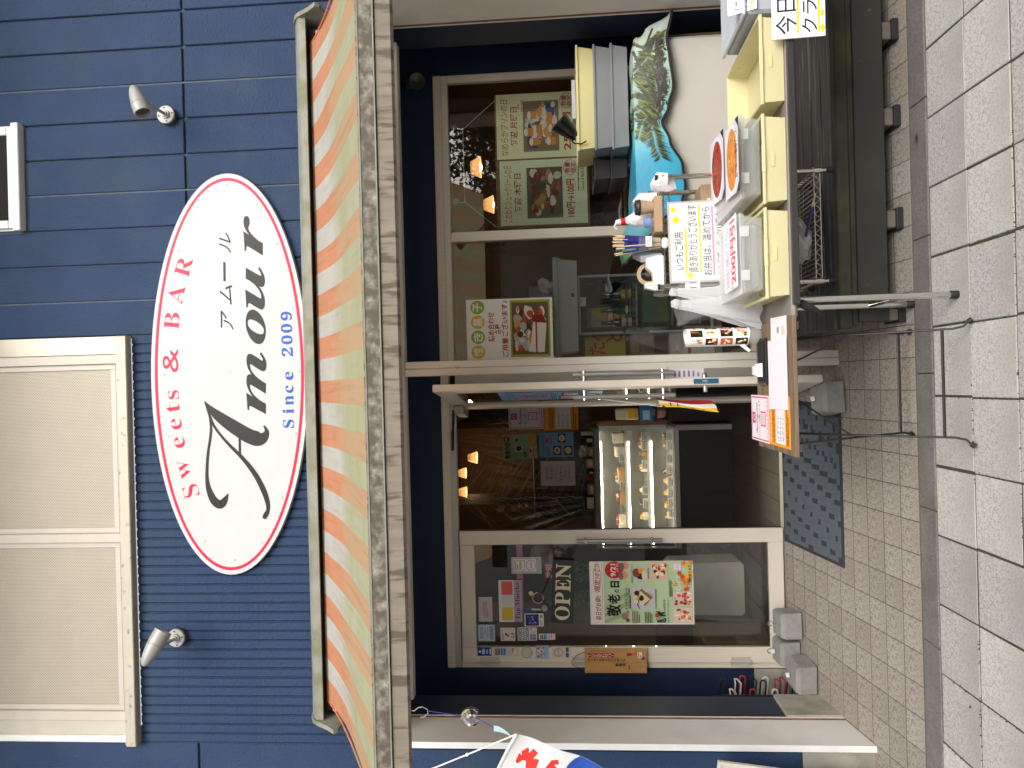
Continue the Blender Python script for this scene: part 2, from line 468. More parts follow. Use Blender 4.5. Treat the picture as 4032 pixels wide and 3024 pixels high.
for k in range(3):
    q = MB(); q.box(-.0727, .0727, -.0688, .0688, -.012, 0, tile_m[k], c=.0008)
    me = q.build('tile', None, (0, 0, 0)); COL.objects.unlink(me); tmesh.append(me.data); bpy.data.objects.remove(me)
for i in range(-16, 31):
    x = -1.128 + TX * (i + .5)
    for j in range(10):
        y = YT + TY * (j + .5)
        if (x > .45 and y > 4.0) or (x < -2.1 and y > 4.05) or y > 5.0: continue
        o = bpy.data.objects.new('tile', tmesh[random.choice((0, 0, 0, 1, 2))]); COL.objects.link(o); o.parent = ramp
        o.location = Vector((x, y, zt(y) + random.uniform(-.0006, .0006))) - Vector(ramp['o'])
        o.rotation_euler = (math.atan(S2), 0, 0)

# ------------------------------------------------------------------ the building
shop = thing('shop_building', 'blue clad shop building with shuttered upper windows and recessed glazed shopfront', 'building', (0, 4, 0))
BX0, BX1, BTOP = -3.2, 3.2, 5.6
# upper wall behind the boards
b = MB(); b.box(BX0, BX1, 4.014, 4.2, 2.63, 3.9563, backing); b.box(BX0, -1.905, 4.014, 4.2, 3.9566, BTOP, backing); b.box(.319, BX1, 4.014, 4.2, 3.9566, BTOP, backing); b.build('wall', shop)
GR = [.319, .511, .711, .908, 1.104, 1.297, 1.492, 1.688, 1.884, 2.081, 2.277, 2.473, 2.669, 2.865, 3.06]
for i in range(len(GR) - 1):
    for z0, z1 in ((2.62, 3.617), (3.629, BTOP)):
        if z0 > 3 and GR[i] > .9 and GR[i + 1] < 1.5: z1 = 4.545      # below the little window
        q = MB(); q.box(GR[i] + .0045, GR[i + 1] - .0045, 4.0 + random.uniform(0, .0008), 4.0135, z0, z1, blue, c=.004); q.build('siding_board', shop)
q = MB()
for x in (.511, 1.104, 1.688, 2.277): q.box(x - .0045, x + .0045, 4.006, 4.0138, 2.62, BTOP if not .9 < x < 1.5 else 4.545, caulk)
q.build('caulked_joint', shop)
# narrow ribbed boards under the wide window
sm = None; n = 44; pw = (.319 + 1.905) / n
for i in range(n):
    x0 = -1.905 + pw * i; zt_ = 3.955
    if sm is None:
        q = MB(); q.box(x0 + .0045, x0 + pw - .0045, 3.998, 4.0135, 2.62, zt_, blue, c=.003)
        q.box(x0 - .004, x0 + .0005, 4.006, 4.0135, 2.62, zt_, blue)
        sm = q.build('siding_rib', shop)
    else: share(sm, shop, (pw * i, 0, 0))
for x0, x1 in ((-3.2, -2.66), (-2.65, -1.909)):
    for z0, z1 in ((2.62, 3.627), (3.639, BTOP)):
        q = MB(); q.box(x0, x1, 4.0, 4.0135, z0, z1, blue, c=.004); q.build('siding_board', shop)
q = MB(); q.box(-1.905, .319, 4.0, 4.0135, 5.35, BTOP, blue, c=.004); q.build('siding_board', shop)

# wide window with perforated shutters
mesh_m = mat('perforated_shutter', (.45, .405, .315), r=.5, m=.1, var=.03)
t = mesh_m.node_tree; N = t.nodes; L = t.links           # punched holes: flat print of the sheet
tc = N.new('ShaderNodeTexCoord'); sep = N.new('ShaderNodeSeparateXYZ'); L.new(tc.outputs['Object'], sep.inputs[0])
def mth(op, a, b_=None):
    n_ = N.new('ShaderNodeMath'); n_.operation = op
    for i_, v in enumerate((a, b_)):
        if v is None: continue
        if isinstance(v, (int, float)): n_.inputs[i_].default_value = v
        else: L.new(v, n_.inputs[i_])
    return n_.outputs[0]
sx_ = mth('SINE', mth('MULTIPLY', sep.outputs[0], 2 * math.pi / .0150)); sz_ = mth('SINE', mth('MULTIPLY', sep.outputs[2], 2 * math.pi / .0098))
hole = mth('GREATER_THAN', mth('MULTIPLY', sx_, sz_), .45)
mx = N.new('ShaderNodeMix'); mx.data_type = 'RGBA'; L.new(hole, mx.inputs[0])
old = N['Principled BSDF'].inputs['Base Color'].links[0].from_socket
L.new(old, mx.inputs[6]); mx.inputs[7].default_value = (.10, .08, .06, 1); L.new(mx.outputs[2], N['Principled BSDF'].inputs['Base Color'])

sill_m = mat('window_sill_aluminium', (.46, .41, .33), r=.45, m=.2, var=.06, dirt=(.2, .17, .13), ds=22, da=.66, dw=.05)
win = MB().box(-1.86, .32, 4.06, 4.075, 4.02, 5.35, mat('window_recess', (.2, .17, .13), r=.6)).build('window', shop)
q = MB(); q.box(-1.908, .316, 3.945, 4.0, 3.957, 4.014, sill_m, c=.004); q.box(-1.9, .31, 3.955, 4.06, 4.014, 4.022, sill_m)
q.build('sill', win)
alu_o = mat('upper_window_aluminium', (.52, .47, .40), r=.42, m=.05)
for x0, x1 in ((.168, .222), (-.813, -.763), (-1.792, -1.74)): q = MB(); q.box(x0, x1, 4.0, 4.06, 4.0235, 5.35, alu_o, c=.003); q.build('mullion', win)
rv = mat('window_reveal_metal', (.24, .22, .18), r=.3, m=.6, var=.1, stretch=(1, 1, .5))
q = MB(); q.box(.222, .317, 3.99, 4.058, 4.0235, 5.35, rv); q.build('reveal', win); q = MB(); q.box(-1.868, -1.7925, 4.01, 4.058, 4.0235, 5.35, mat('window_reveal_pale', (.5, .46, .38), r=.5)); q.box(-1.905, -1.868, 3.985, 4.05, 4.0235, 5.35, white_trim, c=.006)
q.build('reveal', win)
for x0, x1 in ((-.7625, .1675), (-1.7395, -.8135)):
    q = MB(); z0 = 4.062
    q.box(x0 + .03, x1 - .03, 4.028, 4.034, z0 + .03, 5.35, mesh_m)
    for a in ((x0, x0 + .03), (x1 - .03, x1)): q.box(a[0], a[1], 4.018, 4.042, z0, 5.35, alu_o, c=.002)
    q.box(x0 + .03, x1 - .03, 4.018, 4.042, z0, z0 + .03, alu_o, c=.002)
    q.build('shutter', win)
# little window further along
w2 = MB().box(.92, 1.5, 4.0, 4.09, 4.55, 5.1, white_trim).build('window', shop)
q = MB(); q.box(.914, 1.506, 3.96, 4.0, 4.552, 4.595, white_trim, c=.004)
q.box(.93, 1.49, 3.98, 4.0, 4.597, 4.634, white_trim, c=.004); q.box(.93, .975, 3.98, 4.0, 4.635, 5.1, white_trim, c=.004); q.box(1.445, 1.49, 3.98, 4.0, 4.635, 5.1, white_trim, c=.004)
q.build('frame', w2)
q = MB(); q.box(.975, 1.445, 3.990, 3.9985, 4.635, 5.1, mat('dark_pane', (.018, .016, .014), r=.4, var=0, spec=.05)); q.build('pane', w2)

q = MB(); q.box(-3.6, 3.6, 2.75, 4.2, 5.62, 5.78, mat('added_eaves_board', (.3, .3, .3), r=.7)); q.build('added_eaves', shop)  # unseen overhang, added to keep high sky light off the upper wall
# ground floor flanks
XL, XR = -1.885, 2.06
q = MB()
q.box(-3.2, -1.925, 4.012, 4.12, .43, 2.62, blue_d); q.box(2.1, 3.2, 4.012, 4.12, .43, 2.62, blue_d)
q.build('wall', shop)
q = MB(); q.box(-3.2, -1.93, 4.0, 4.0115, .435, 2.61, blue, c=.003); q.build('siding_board', shop)
q = MB(); q.box(2.105, 3.2, 4.0, 4.0115, .435, 2.61, blue, c=.003); q.build('siding_board', shop)
q = MB(); q.box(-3.2, -1.902, 4.003, 4.2, -.1, .429, conc, c=.006); q.build('plinth', shop)
q = MB(); q.box(2.08, 3.2, 4.003, 4.2, -.1, .429, conc, c=.006); q.build('plinth', shop)
for s_, X in ((-1, XL), (1, XR)):
    q = MB(); q.box(X, X + s_ * .03, 3.992, 4.285, .06, 2.66, grey_pan); q.build('return_panel', shop)
    q = MB(); q.box(X - s_ * .002, X + s_ * .032, 3.985, 3.9915, .055, 2.66, white_trim, c=.001); q.build('corner_trim', shop)
    q = MB(); q.box(X - s_ * .004, X + s_ * .03, 4.2855, 4.300, .1, 2.66, rust); q.box(X - s_ * .006, X + s_ * .03, 4.301, 4.312, .1, 2.66, grey_pan); q.build('edge_strip', shop)
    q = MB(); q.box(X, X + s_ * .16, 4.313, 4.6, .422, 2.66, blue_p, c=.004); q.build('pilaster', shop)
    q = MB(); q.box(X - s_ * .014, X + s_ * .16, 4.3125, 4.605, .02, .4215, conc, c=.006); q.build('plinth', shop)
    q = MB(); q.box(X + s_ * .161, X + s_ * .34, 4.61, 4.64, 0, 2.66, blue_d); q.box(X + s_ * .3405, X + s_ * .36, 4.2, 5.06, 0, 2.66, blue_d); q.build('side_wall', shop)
# back wall of the recess
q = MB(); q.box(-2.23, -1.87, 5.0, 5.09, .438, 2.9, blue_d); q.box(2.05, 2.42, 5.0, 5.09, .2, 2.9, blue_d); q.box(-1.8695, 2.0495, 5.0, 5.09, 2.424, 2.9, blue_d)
q.build('back_wall', shop)
q = MB(); q.box(-2.23, -1.87, 4.985, 5.08, .1, .4375, conc, c=.005); q.build('plinth', shop)
q = MB(); q.box(-2.3, 2.5, 4.2, 5.1, 2.661, 2.72, mat('soffit_board', (.55, .54, .52), r=.8)); q.build('soffit', shop)
q = MB(); q.box(-1.78, 1.96, 4.272, 4.34, 2.503, 2.6605, mat('header_beam', (.45, .43, .38), r=.5, m=.05, dirt=(.16, .15, .13), ds=7, da=.68), c=.003); q.build('header_beam', shop)
# free post that carries the beam
q = MB(); q.box(.056, .0975, 4.26, 4.34, .1, 2.5025, steel_post, c=.004); q.box(.0985, .140, 4.265, 4.34, .1, 2.5025, steel_post, c=.004); q.build('post', shop)

# glazed front: right bay
fr = MB()
fr.box(-.12, 2.048, 4.985, 5.05, 2.371, 2.4235, alu, c=.003); fr.box(.14, 2.047, 4.99, 5.045, 2.329, 2.3705, alu, c=.002)
fr.box(2.003, 2.046, 4.985, 5.05, .32, 2.3285, alu, c=.003); fr.box(.947, 1.01, 4.983, 5.05, .32, 2.3285, alu, c=.003)
fr.box(-.118, .166, 4.995, 5.05, .232, 2.3285, alu_g, c=.003); fr.box(.1665, .9465, 4.985, 5.05, .32, .40, alu, c=.003); fr.box(1.0105, 2.0025, 4.985, 5.05, .32, .40, alu, c=.003)
bay = fr.build('shop_window', shop)
for x0, x1 in ((.167, .946), (1.011, 2.002)):
    q = MB(); q.box(x0, x1, 5.015, 5.021, .40, 2.3285, pane_m); q.build('pane', bay)
# door surround
fr = MB(); fr.box(-1.865, -.1205, 4.985, 5.05, 2.371, 2.4235, alu, c=.003); fr.box(-1.864, -.121, 4.99, 5.05, 2.33, 2.3705, alu_g, c=.002)
fr.box(-1.864, -1.826, 4.99, 5.05, .235, 2.3295, alu, c=.003); fr.build('door_frame', shop)
q = MB(); q.box(-1.864, -.12, 4.975, 5.05, .2, .234, brushed, c=.003); q.build('door_sill', shop)

def leaf(M, seal):
    """one glazed leaf, hinge at u=0, free edge at u=.864"""
    d = MB()
    d.box(0, .10, -.02, .02, .24, 2.322, alu, c=.003, M=M); d.box(.772, .864, -.02, .02, .24, 2.322, alu_l, c=.003, M=M)
    d.box(.1005, .7715, -.019, .019, 2.226, 2.32, alu_l, c=.003, M=M); d.box(.1005, .7715, -.019, .019, .242, .335, alu_l, c=.003, M=M)
    if seal: d.box(.8645, .8685, -.012, .012, .25, 2.31, dark_rub, M=M)
    o = d.build('door', shop)
    p = MB(); p.box(.1005, .7715, -.004, .004, .336, 2.2255, pane_m, M=M); p.build('pane', o)
    return o
ML = Matrix.Translation((-1.824, 4.99, 0)); dl = leaf(ML, True)

MR = Matrix.Translation((-.14, 4.985, 0)) @ Matrix.Rotation(R(-81.5), 4, 'Z'); dr = leaf(MR, False)
def bar_handle(M, z0, z1, u, side, o, yoff=.062):
    h = MB(); y = side * yoff
    h.tube([M @ Vector((u, y, z0)), M @ Vector((u, y, z1))], .0135, brushed, n=12)
    for z in (z0 + .063, z1 - .06):
        h.lathe([(.012, 0), (.012, yoff), ], M @ Vector((u + .0, side * .02, z)), (M.to_3x3() @ Vector((0, side, 0))), chrome, n=12)
        h.lathe([(.015, 0), (.015, .018)], M @ Vector((u, side * .02, z)), (M.to_3x3() @ Vector((0, side, 0))), chrome, n=12)
    h.build('handle', o)
bar_handle(ML, 1.008, 1.555, .80, -1, dl)
bar_handle(MR, 1.003, 1.553, .80, -1, dr); bar_handle(MR, 1.003, 1.553, .80, 1, dr)
for z0 in (2.075, 1.475, .46):
    h = MB(); h.tube([(-1.812, 4.962, z0), (-1.812, 4.962, z0 + .132)], .009, alu_g, n=10); h.box(-1.84, -1.785, 4.964, 4.969, z0 + .005, z0 + .127, alu_g); h.build('hinge', dl)
h = MB(); h.box(.868, .8705, -.013, .013, .782, .912, mat('lock_plate_blue', (.03, .13, .22), r=.35, m=.3), c=.001, M=MR); h.box(.8706, .872, -.006, .006, .84, .866, chrome, M=MR); h.build('lock_plate', dr)
h = MB()
for s_ in (-1, 1): h.lathe([(.014, 0), (.014, .03), (.011, .034)], MR @ Vector((.82, s_ * .02, .845)), MR.to_3x3() @ Vector((0, s_, 0)), chrome, n=14)
h.build('lock_knob', dr)
h = MB(); h.box(.03, .25, -.075, -.022, 2.235, 2.30, mat('closer_body', (.3, .28, .23), r=.4, m=.4), c=.006, M=MR)
h.tube([MR @ Vector((.2, -.05, 2.31)), (-.42, 4.93, 2.345), (-.30, 4.97, 2.35)], .009, dark_rub, n=6); h.build('door_closer', dr)
# ------------------------------------------------------------------ awning
def cloth(n, clean, alg, old):
    """canvas whose lower half has gone green with algae"""
    M = mat(n, clean, r=.75, var=.05, vsc=6, transl=.55)
    t = M.node_tree; N = t.nodes; L = t.links
    tc = N.new('ShaderNodeTexCoord'); sp = N.new('ShaderNodeSeparateXYZ'); L.new(tc.outputs['Object'], sp.inputs[0])
    mp = N.new('ShaderNodeMapping'); mp.inputs['Scale'].default_value = (1.2, 5, 5); L.new(tc.outputs['Object'], mp.inputs[0])
    n1 = N.new('ShaderNodeTexNoise'); n1.inputs['Scale'].default_value = 1.6; n1.inputs['Detail'].default_value = 6; L.new(mp.outputs[0], n1.inputs['Vector'])
    mp2 = N.new('ShaderNodeMapping'); mp2.inputs['Scale'].default_value = (34, 2.2, 2.2); L.new(tc.outputs['Object'], mp2.inputs[0])
    n2 = N.new('ShaderNodeTexNoise'); n2.inputs['Scale'].default_value = 1; n2.inputs['Detail'].default_value = 5; L.new(mp2.outputs[0], n2.inputs['Vector'])
    def mr(v, a, b_, c=0, d=1):
        q = N.new('ShaderNodeMapRange'); L.new(v, q.inputs[0])
        for i_, x in enumerate((a, b_, c, d)): q.inputs[i_ + 1].default_value = x
        return q.outputs[0]
    ad = N.new('ShaderNodeMath'); ad.operation = 'MULTIPLY_ADD'; L.new(n1.outputs[0], ad.inputs[0]); ad.inputs[1].default_value = .34; L.new(sp.outputs[1], ad.inputs[2])
    f1 = mr(ad.outputs[0], .92, .66, 0, 1)         # object origin is the front bar, wall side is +y
    f2 = mr(n2.outputs[0], .52, .72, 0, .30)
    src = N['Principled BSDF'].inputs['Base Color'].links[0].from_socket
    def mx(f, a, c):
        x = N.new('ShaderNodeMix'); x.data_type = 'RGBA'; L.new(f, x.inputs[0]); L.new(a, x.inputs[6]); x.inputs[7].default_value = (*c, 1); return x.outputs[2]
    fm = N.new('ShaderNodeMath'); fm.operation = 'MULTIPLY'; L.new(f1, fm.inputs[0]); L.new(mr(n1.outputs[0], .25, .7, .5, .95), fm.inputs[1])
    c1 = mx(fm.outputs[0], src, alg); c2 = mx(f2, c1, old)
    L.new(c2, N['Principled BSDF'].inputs['Base Color'])
    for nd in N:
        if nd.type == 'BSDF_TRANSLUCENT': L.new(c2, nd.inputs[0])
    return M
orange = cloth('awning_orange_canvas', (.84, .38, .21), (.66, .49, .29), (.45, .2, .1))
cream = cloth('awning_white_canvas', (.74, .72, .66), (.52, .54, .28), (.45, .4, .3))
awn = thing('awning', 'orange and white striped retractable awning stained green above the shopfront', 'awning', (0, 2.84, 2.3))
PROF = [(3.90, 2.885), (3.80, 2.82), (3.70, 2.762), (3.60, 2.706), (3.50, 2.654), (3.40, 2.604), (3.30, 2.556), (3.20, 2.508), (3.10, 2.46), (3.0, 2.412), (2.92, 2.374), (2.845, 2.338)]
SP = .1105; st = [-1.622]
x = .041 - SP * 15
xs = [x + SP * i for i in range(0, 40)]
xs = [-1.622] + [v for v in xs if -1.6 < v < 1.78] + [1.797]
def cfn(u, v):
    i = int(round(u * (len(xs) * 2 - 2))); k = i // 2
    X = xs[k] if i % 2 == 0 else (xs[k] + xs[k + 1]) / 2
    f = v * (len(PROF) - 1); a = min(int(f), len(PROF) - 2); g = f - a
    y = PROF[a][0] * (1 - g) + PROF[a + 1][0] * g; z = PROF[a][1] * (1 - g) + PROF[a + 1][1] * g
    env = math.sin(math.pi * v)
    z += env * (.007 * math.sin(X * 5.1 + v * 3) + .004 * math.sin(X * 13 + v * 7)) - .012 * env * math.exp(-((abs(X - .09) - 1.7) / .12) ** 2)
    return (X, y, z)
q = MB(); nu = (len(xs) - 1) * 2
k0 = [i for i, v in enumerate(xs) if abs(v - .041) < .01][0]
q.grid(cfn, nu, 33, orange, mf=lambda i, j: cream if ((i // 2 - k0) % 2 == 0) else orange)
q.build('canopy', awn)
for X in (-1.622, 1.797):
    q = MB(); q.tube([(X, y, z - .001) for y, z in PROF], .004, orange, n=6); q.build('hem', awn)
hood_m = mat('awning_hood_metal', (.25, .245, .20), r=.6, m=.1, var=.15, vsc=8, dirt=(.16, .17, .09), ds=9, da=.6)
q = MB(); q.prism([(-1.7, y, z) for y, z in ((3.998, 2.965), (3.90, 2.957), (3.845, 2.93), (3.825, 2.912), (3.825, 2.878), (3.838, 2.878), (3.845, 2.908), (3.90, 2.94), (3.985, 2.945), (3.985, 2.72), (3.998, 2.72))], (3.61, 0, 0), hood_m)
q.build('hood', awn)
for X in (-1.724, 1.911):
    q = MB(); q.prism([(X, y, z) for y, z in ((3.998, 2.97), (3.90, 2.965), (3.84, 2.937), (3.815, 2.912), (3.765, 2.84), (3.72, 2.792), (3.735, 2.775), (3.85, 2.765), (3.998, 2.715))], (.022, 0, 0), hood_m)
    q.build('end_cap', awn)
q = MB(); q.tube([(-1.68, 3.925, 2.872), (1.88, 3.925, 2.872)], .036, mat('roller_tube', (.06, .05, .045), r=.6), n=14)
for X in (-1.66, 1.85): q.box(X - .02, X + .02, 3.88, 3.98, 2.80, 2.845, white_trim, c=.004)
q.build('roller', awn)
bar_m = mat('grimy_front_bar', (.27, .25, .20), r=.7, m=.05, var=.4, vsc=70, dirt=(.085, .074, .052), ds=24, da=.44, dw=.14, bump=.15, bs=60)
bar_l = mat('streaked_front_bar', (.235, .20, .155), r=.65, m=.05, var=.15, vsc=9, stretch=(3, 1, .4), dirt=(.11, .088, .06), ds=14, da=.58, dw=.06)
q = MB(); q.box(-1.72, 1.9, 2.806, 2.85, 2.268, 2.334, bar_m, c=.004); q.box(-1.72, 1.9, 2.815, 2.853, 2.335, 2.342, bar_l); q.box(-1.72, 1.9, 2.803, 2.8055, 2.329, 2.3335, hood_m); q.box(-1.72, 1.9, 2.803, 2.8055, 2.269, 2.274, hood_m); q.build('front_bar', awn)
q = MB(); q.prism([(-1.72, y, z) for y, z in ((2.812, 2.2655), (2.85, 2.2655), (2.85, 2.205), (2.835, 2.200), (2.818, 2.208))], (3.62, 0, 0), bar_l); q.build('valance_rail', awn)
for s_ in (-1, 1):
    X = .09 + s_ * 1.55; q = MB()
    q.tube([(X, 3.93, 2.76), (X - s_ * .42, 3.35, 2.50)], .02, steel_post, n=8); q.tube([(X - s_ * .42, 3.35, 2.50), (X - s_ * .1, 2.86, 2.30)], .016, steel_post, n=8)
    q.ball((X - s_ * .42, 3.35, 2.50), .028, steel_post, n=10); q.build('folding_arm', awn)

# ------------------------------------------------------------------ oval shop sign
white_s = mat('sign_white', (.545, .55, .545), r=.45, spec=.2, var=.02, coat=.2)
red_s = K('#d8284c', .3); blk_s = mat('sign_black', (.016, .0145, .013), r=.38, var=.03, spec=.25); blu_s = K('#2a57c0', .3)
W, H = 2.156, .87
S = Print(W, H, white_s, thick=.03)
S.outline = [(.5 + .5 * math.cos(2 * math.pi * k / 96), .5 + .5 * math.sin(2 * math.pi * k / 96)) for k in range(96)]
S.ring(.5, .5, .5 - .023 / W, .5 - .021 / H, .017, red_s, n=96)
# letters laid along an arc: sign coordinates in metres from the centre
def px(zx, zy): return (-.000873 * (zy + .0105 * (zx - 1421) - 758) + W / 2, -.00089 * (zx - .0105 * (zy - 758) - 1421) + H / 2)
def at(ch, zx, zy, w_, h_, m, rot=0, bold=0, shear=0):
    x, y = px(zx, zy); S.text(ch, (x - w_ / 2) / W, (y - h_ / 2) / H, (x + w_ / 2) / W, (y + h_ / 2) / H, m, bold, shear, rot)
for ch, zx, zy, w_, h_, ro in (('𝐒', 1182, 1480, .064, .092, 19), ('𝐰', 1143, 1345, .100, .058, 16), ('𝐞', 1112, 1180, .060, .060, 12.5), ('𝐞', 1092, 1066, .060, .060, 9), ('𝐭', 1070, 967, .044, .078, 7), ('𝐬', 1074, 886, .048, .060, 5),
                              ('&', 1055, 674, .128, .088, 0), ('𝐁', 1064, 428, .092, .082, -6), ('𝐀', 1090, 263, .100, .088, -13), ('𝐑', 1138, 92, .108, .082, -17)):
    at(ch, zx, zy, w_, h_, red_s, ro, -.004 if ch == '&' else -.0105)
for pts in ([(1268, 926, 5), (1300, 966, 32), (1350, 1012, 58), (1420, 1062, 76), (1490, 1106, 84), (1550, 1140, 88), (1605, 1155, 88), (1640, 1142, 58), (1656, 1108, 26), (1638, 1074, 8)],
            [(1272, 934, 6), (1300, 1010, 14), (1330, 1080, 15), (1375, 1140, 15), (1425, 1195, 18), (1490, 1258, 22), (1545, 1320, 27), (1595, 1390, 31), (1638, 1475, 33), (1660, 1540, 28), (1664, 1590, 22), (1650, 1622, 30), (1638, 1645, 20)],
            [(1270, 928, 6), (1290, 975, 11), (1304, 1035, 13), (1310, 1100, 15), (1303, 1165, 15), (1293, 1230, 16), (1286, 1310, 17), (1284, 1390, 20), (1292, 1455, 30), (1312, 1510, 42), (1338, 1548, 50), (1368, 1562, 50), (1392, 1540, 40), (1408, 1512, 18), (1416, 1496, 6)],
            [(1488, 1140, 14), (1490, 1256, 14)]):
    dense = []
    for i in range(len(pts) - 1):          # Catmull-Rom through the stroke
        p = [pts[max(0, i - 1)], pts[i], pts[i + 1], pts[min(len(pts) - 1, i + 2)]]
        for k in range(4):
            t_ = k / 4
            dense.append(tuple(.5 * ((2 * p[1][d]) + (-p[0][d] + p[2][d]) * t_ + (2 * p[0][d] - 5 * p[1][d] + 4 * p[2][d] - p[3][d]) * t_ * t_ + (-p[0][d] + 3 * p[1][d] - 3 * p[2][d] + p[3][d]) * t_ ** 3) for d in range(3)))
    dense.append(pts[-1])
    S.stroke([(*px(a, b_), max(.002, c_ * .00089)) for a, b_, c_ in dense], blk_s)
for ch, zx, z0, z1, h_ in (('𝒎', 1592, 622, 1003, .110), ('𝒐', 1588, 362, 574, .110), ('𝒖', 1584, 100, 362, .108), ('𝒓', 1572, -213, 30, .106)):
    at(ch, zx, (z0 + z1) / 2, (z1 - z0) * .000873, h_, blk_s, -.8, .004)
for ch, zx, zy, w_, h_ in (('ア', 1410, 425, .105, .07), ('ム', 1404, 270, .105, .068), ('ー', 1394, 127, .105, .012), ('ル', 1398, -50, .110, .062)):
    at(ch, zx, zy, w_, h_, blk_s, 0, -.004, .25)
for ch, zx, zy, w_, h_ in (('𝐒', 1790, 1062, .044, .06), ('𝐢', 1788, 985, .026, .058), ('𝐧', 1796, 918, .052, .042), ('𝐜', 1796, 850, .040, .042), ('𝐞', 1795, 768, .044, .042), ('𝟐', 1782, 622, .046, .058), ('𝟎', 1780, 548, .046, .058), ('𝟎', 1778, 478, .046, .058), ('𝟗', 1776, 403, .046, .058)):
    at(ch, zx, zy, w_, h_, blu_s, .6, -.006)
# rivet caps round the rim
rv_m = mat('rivet_cap', (.49, .50, .49), r=.4, var=.02)
tl = R(-.9)
US, VS = Vector((math.cos(tl), 0, math.sin(tl))), Vector((-math.sin(tl), 0, math.cos(tl)))
oS = Vector((.093, 3.968, 3.396)) - US * W / 2 - VS * H / 2
sg = thing('shop_sign', 'white oval sign with red rim, "Sweets & BAR" and big black script lettering', 'sign', (.093, 3.998, 2.96))
S.mesh(oS, US, VS).build('sign_board', sg)
q = MB()
for zx, zy in ((1013, 360), (993, 758), (1025, 1147), (1123, 1541), (1260, 1812), (1455, 1928), (1632, 1812), (1760, 1528), (1850, 1130), (1871, 738), (1833, 340), (1730, -58), (1600, -310), (1405, -438), (1210, -300), (1090, -25), (1425, 747)):
    x, y = px(zx, zy); x = W / 2 + (x - W / 2) * .978; y = H / 2 + (y - H / 2) * .958; q.lathe([(.009, .0005), (.008, .0016), (.004, .0022)], oS + US * x + VS * y, US.cross(VS), rv_m, n=12)
q.build('rivet_caps', sg)

# ------------------------------------------------------------------ sign spotlights
sp_m = mat('spotlight_grey_metal', (.36, .36, .345), r=.5, m=.2, var=.05, vsc=20)
sp_d = mat('spotlight_dark_gasket', (.05, .055, .055), r=.7)
def spot(loc, tip, mouth, label):
    t_ = thing('sign_spotlight', label, 'spotlight', loc, 'spotlights for the shop sign')
    L_ = Vector(loc)
    q = MB(); q.lathe([(.05, 0), (.05, .02)], L_ + Vector((0, -.0005, 0)), (0, -1, 0), sp_d, n=24); q.build('gasket', t_)
    q = MB(); q.lathe([(.049, .02), (.049, .03), (.046, .033), (.024, .033), (.023, .042), (.016, .042), (.015, .05)], L_, (0, -1, 0), sp_m, n=28)
    for a in range(4):
        A = R(90 * a + 10); q.lathe([(.004, .033), (.004, .037)], L_ + Vector((.037 * math.cos(A), 0, .037 * math.sin(A))), (0, -1, 0), sp_d, n=8)
    q.build('base_plate', t_)
    tip, mouth = Vector(tip), Vector(mouth); ax = (mouth - tip); ln = ax.length; ax.normalize()
    j = tip + ax * ln * .42
    q = MB(); q.tube([L_ + Vector((0, -.05, 0)), j + Vector((0, .035, 0))], .0085, sp_m, n=10); q.ball(j + Vector((0, .037, 0)), .014, sp_m, n=10); q.build('arm', t_)
    q = MB(); prof = [(.002, 0), (.013, .006), (.024, .022), (.034, .055), (.040, .09), (.0425, .115), (.0405, .116), (.0405, .1185), (.0435, .1195), (.0445, ln), (.038, ln), (.036, ln - .022)]
    q.lathe(prof, tip, ax, sp_m, n=26, cap=False); q.build('lamp_head', t_)
    q = MB(); q.lathe([(.001, ln - .02), (.0375, ln - .02)], tip, ax, mat('spot_lens', (.06, .06, .06), r=.08), n=20, cap=False); q.build('lens', t_)
spot((1.506, 3.999, 3.712), (1.585, 3.76, 3.772), (1.432, 3.74, 3.705), 'grey bullet spotlight on plain wide boards, aimed left at the oval sign')
spot((-1.326, 3.997, 3.730), (-1.390, 3.73, 3.780), (-1.232, 3.80, 3.705), 'grey bullet spotlight on narrow ribbed boards below the shuttered window')
# dark lamp under the soffit
t_ = thing('wall_lamp', 'small dark round wall lamp in the shaded upper right corner of the recess', 'lamp', (2.0, 5.0, 2.54))
q = MB(); q.box(1.97, 2.03, 4.955, 4.999, 2.51, 2.60, sp_d, c=.008); q.build('bracket', t_)
q = MB(); q.lathe([(.02, 0), (.05, .03), (.055, .06), (.05, .065), (.012, .05)], (1.995, 4.955, 2.53), (-.15, -1, -.35), mat('dark_lamp_metal', (.08, .075, .06), r=.4, m=.5), n=20); q.build('lamp_head', t_)
